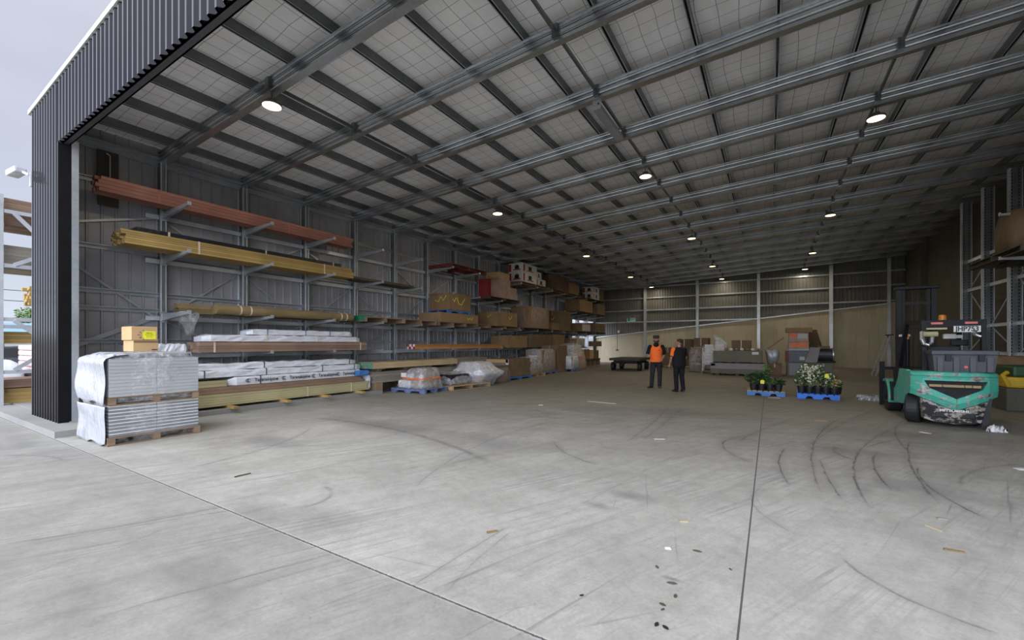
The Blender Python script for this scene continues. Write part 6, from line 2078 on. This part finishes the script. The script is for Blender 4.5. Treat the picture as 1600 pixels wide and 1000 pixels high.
for i in range(1100):
    a, b = rnd.uniform(0, 6.28), rnd.uniform(-1, 1)
    rr = rnd.random() ** 0.4
    p = (math.cos(a) * math.sqrt(1 - b * b) * 3.4 * rr, math.sin(a) * math.sqrt(1 - b * b) * 3.4 * rr, 5.5 + b * 1.5 * rr)
    leaf(fol, p, (rnd.uniform(-1, 1), rnd.uniform(-1, 1), rnd.uniform(-0.6, 0.6)), 0.55, 0.16, rnd)
fol.build('crown', 'leaf_light', t)
for i, z in enumerate((10.0, 8.4)):
    tag(MB().tube([(-100, -20, z), (-98, 20, z - 0.3), (-95, 70, z)], 0.05, 5).build('power_line', 'black'), ['higher', 'lower'][i] + ' power line crossing the sky beyond the outdoor rack', 'cable')
# floodlight on the column
t = thing('flood_light', 'white floodlight on a bracket at the outer edge of the dark column', 'floodlight', (-13.3, YF - 0.08, 5.02))
MB().bar((0.05, 0.03, -0.12), (0.05, 0.03, 0.16), 0.07, 0.04, (0, 1, 0)).bar((0.05, 0, 0.12), (-0.1, -0.1, 0.2), 0.05, 0.05).build('bracket', 'camera_white', t)
mb = MB().box(-0.02, 0.3, -0.1, 0.1, -0.05, 0.07, Matrix.Translation((-0.05, -0.1, 0.2)) @ Euler((0, R(14), R(196)), 'XYZ').to_matrix().to_4x4(), 0.03)
mb.build('lamp_head', 'camera_white', t)
# brown panel high on the left wall
tag(MB().box(WL + 0.15, WL + 0.17, 3.26, 3.62, 4.75, 6.0).build('plywood_panel', 'wood_dark'), 'dark brown board fixed high on the left wall behind the reddish timber end', 'panel')
t = thing('wall_cable', 'short pale cable hanging on the dark brown board high on the left wall', 'cable', (WL + 0.2, 3.46, 5.3))
MB().tube([(0, 0, 0), (0, 0, 0.6), (0, -0.06, 0.64)], 0.012, 5).ball((0, 0, 0), 0.02, 0.06, 0.03).build('cable', 'galv_bright', t)

# ------------------------------------------------------------------ litter on the slab
def litter(name, label, cat, x, y, rz, pts, mat, h=0.004, group=None):
    mb = MB()
    mb.prism(pts, 2, 0.0, h)
    o = mb.build(name, mat)
    o.location = (x, y, 0.0)
    o.rotation_euler = (0, 0, rz)
    return tag(o, label, cat, group)


LEAFP = [(-0.04, 0), (-0.015, 0.016), (0.02, 0.018), (0.045, 0.004), (0.015, -0.016), (-0.02, -0.014)]
litter('dead_leaf', 'curled brown leaf right of the white scrap on the front slab', 'leaf', -0.48, 3.52, 0.00, [(a * 0.8, b * 0.8) for a, b in LEAFP], 'wood_dark', 0.006)
litter('dead_leaf', 'black wet leaf nearest the photographer', 'leaf', -0.55, 2.48, 1.30, [(a * 0.5, b * 0.6) for a, b in LEAFP], 'black', 0.006)
litter('dead_leaf', 'second black wet leaf just beside the nearest one', 'leaf', -0.50, 2.48, 2.60, [(a * 0.5, b * 0.6) for a, b in LEAFP], 'black', 0.006)
litter('dead_leaf', 'small black fleck of leaf alone on the slab, far from the joint', 'leaf', -1.02, 2.52, 3.90, [(a * 0.35, b * 0.35) for a, b in LEAFP], 'black', 0.006)
litter('dead_leaf', 'dark leaf flake close to the white scrap', 'leaf', -0.69, 3.12, 5.20, [(a * 0.5, b * 0.6) for a, b in LEAFP], 'wood_dark', 0.006)
litter('dead_leaf', 'brown leaf flake below the curled brown leaf', 'leaf', -0.56, 2.96, 6.50, [(a * 0.8, b * 0.8) for a, b in LEAFP], 'wood_dark', 0.006)
litter('dead_leaf', 'larger brown leaf flake above the two wet black leaves', 'leaf', -0.51, 2.82, 7.80, [(a * 0.5, b * 0.6) for a, b in LEAFP], 'wood_dark', 0.006)
litter('dead_leaf', 'pale leaf flake among the brown flakes', 'leaf', -0.56, 2.69, 9.10, [(a * 0.5, b * 0.6) for a, b in LEAFP], 'wood_dark', 0.006)
litter('dead_leaf', 'tiny pale flake beside the pale leaf flake', 'leaf', -0.55, 2.64, 10.40, [(a * 0.35, b * 0.35) for a, b in LEAFP], 'wood_dark', 0.006)
litter('dead_leaf', 'tiny dark leaf fleck near the long floor joint', 'leaf', -0.24, 3.36, 11.70, [(a * 0.35, b * 0.35) for a, b in LEAFP], 'wood_dark', 0.006)
litter('stick', 'short dark stick on the slab in front of the wrapped board stack', 'stick', -5.46, 2.67, 1.515, [(-0.090, -0.012), (0.090, -0.008), (0.087, 0.01), (-0.087, 0.012)], 'wood_dark', 0.012)
litter('stick', 'thin brown stick on the slab beyond the front joint', 'stick', -2.01, 2.97, 0.927, [(-0.050, -0.012), (0.050, -0.008), (0.048, 0.01), (-0.048, 0.012)], 'wood_pole', 0.012)
litter('stick', 'yellowish wooden sliver on the slab before the forklift', 'stick', 1.21, 5.02, -0.896, [(-0.064, -0.012), (0.064, -0.008), (0.061, 0.01), (-0.062, 0.012)], 'dry_stick', 0.012)
litter('stick', 'brown wooden sliver nearer than the yellowish one', 'stick', 1.21, 4.55, 0.083, [(-0.060, -0.012), (0.060, -0.008), (0.058, 0.01), (-0.058, 0.012)], 'wood_pole', 0.012)
litter('stick', 'thin grey stick just beyond the yellowish sliver', 'stick', 1.34, 5.33, 0.142, [(-0.035, -0.012), (0.035, -0.008), (0.034, 0.01), (-0.034, 0.012)], 'wood_grey', 0.012)
litter('stick', 'tiny tan stick in the middle of the slab', 'stick', -0.66, 4.04, 0.405, [(-0.038, -0.012), (0.038, -0.008), (0.037, 0.01), (-0.037, 0.012)], 'dry_stick', 0.012)
litter('paper_strip', 'long white strip lying on the floor before the two people', 'paper strip', -3.91, 11.07, -0.096, [(-0.417, -0.030), (0.417, -0.030), (0.417, 0.030), (-0.417, 0.030)], 'white', 0.004)
litter('paper_strip', 'white strip at the foot of the small blue pallet', 'paper strip', 0.11, 14.71, 0.062, [(-0.160, -0.050), (0.160, -0.050), (0.160, 0.050), (-0.160, 0.050)], 'white', 0.004)
litter('paper_strip', 'short white strip in the middle of the floor', 'paper strip', -1.58, 7.33, 0.540, [(-0.087, -0.020), (0.087, -0.020), (0.087, 0.020), (-0.087, 0.020)], 'white', 0.004)
litter('paper_strip', 'short white strip between the joint and the forklift', 'paper strip', 2.38, 10.33, -0.829, [(-0.081, -0.030), (0.081, -0.030), (0.081, 0.030), (-0.081, 0.030)], 'white', 0.004)
litter('paper_scrap', 'small white paper scrap on the front slab', 'scrap', -0.68, 3.45, 0.4, [(-0.022, -0.013), (0.022, -0.018), (0.018, 0.015), (-0.020, 0.013)], 'white', 0.006)
litter('paper_scrap', 'yellowish scrap on the floor before the plants', 'scrap', 0.89, 10.85, 0.4, [(-0.100, -0.060), (0.100, -0.080), (0.080, 0.070), (-0.090, 0.060)], 'wood_pallet_new', 0.006)
litter('paper_scrap', 'white paper scrap at the far right of the slab', 'scrap', 2.74, 7.98, 0.4, [(-0.070, -0.042), (0.070, -0.056), (0.056, 0.049), (-0.063, 0.042)], 'white', 0.006)
litter('paper_scrap', 'pale scrap on the aisle before the new pale pallet', 'scrap', -5.09, 9.78, 0.4, [(-0.060, -0.036), (0.060, -0.048), (0.048, 0.042), (-0.054, 0.036)], 'white', 0.006)
wrapped_load('crumpled_rag', 'crumpled white rag on the floor at the forklift rear corner', (3.51, 11.12, 0.0), [(0.0, 0, 0, 0.13, 0.06), (0.03, 0, 0, 0.11, 0.05), (0.06, 0.02, 0, 0.05, 0.03)], 'white', (), 0, 0.2, 81, 'rag')
wrapped_load('film_scrap', 'crumpled clear film on the floor beside the forklift front wheel', (2.48, 15.45, 0.0), [(0.0, 0, 0, 0.35, 0.14), (0.06, 0, 0, 0.28, 0.1), (0.12, 0.1, 0, 0.12, 0.05)], 'film', (), 0, 0.25, 82, 'plastic film')
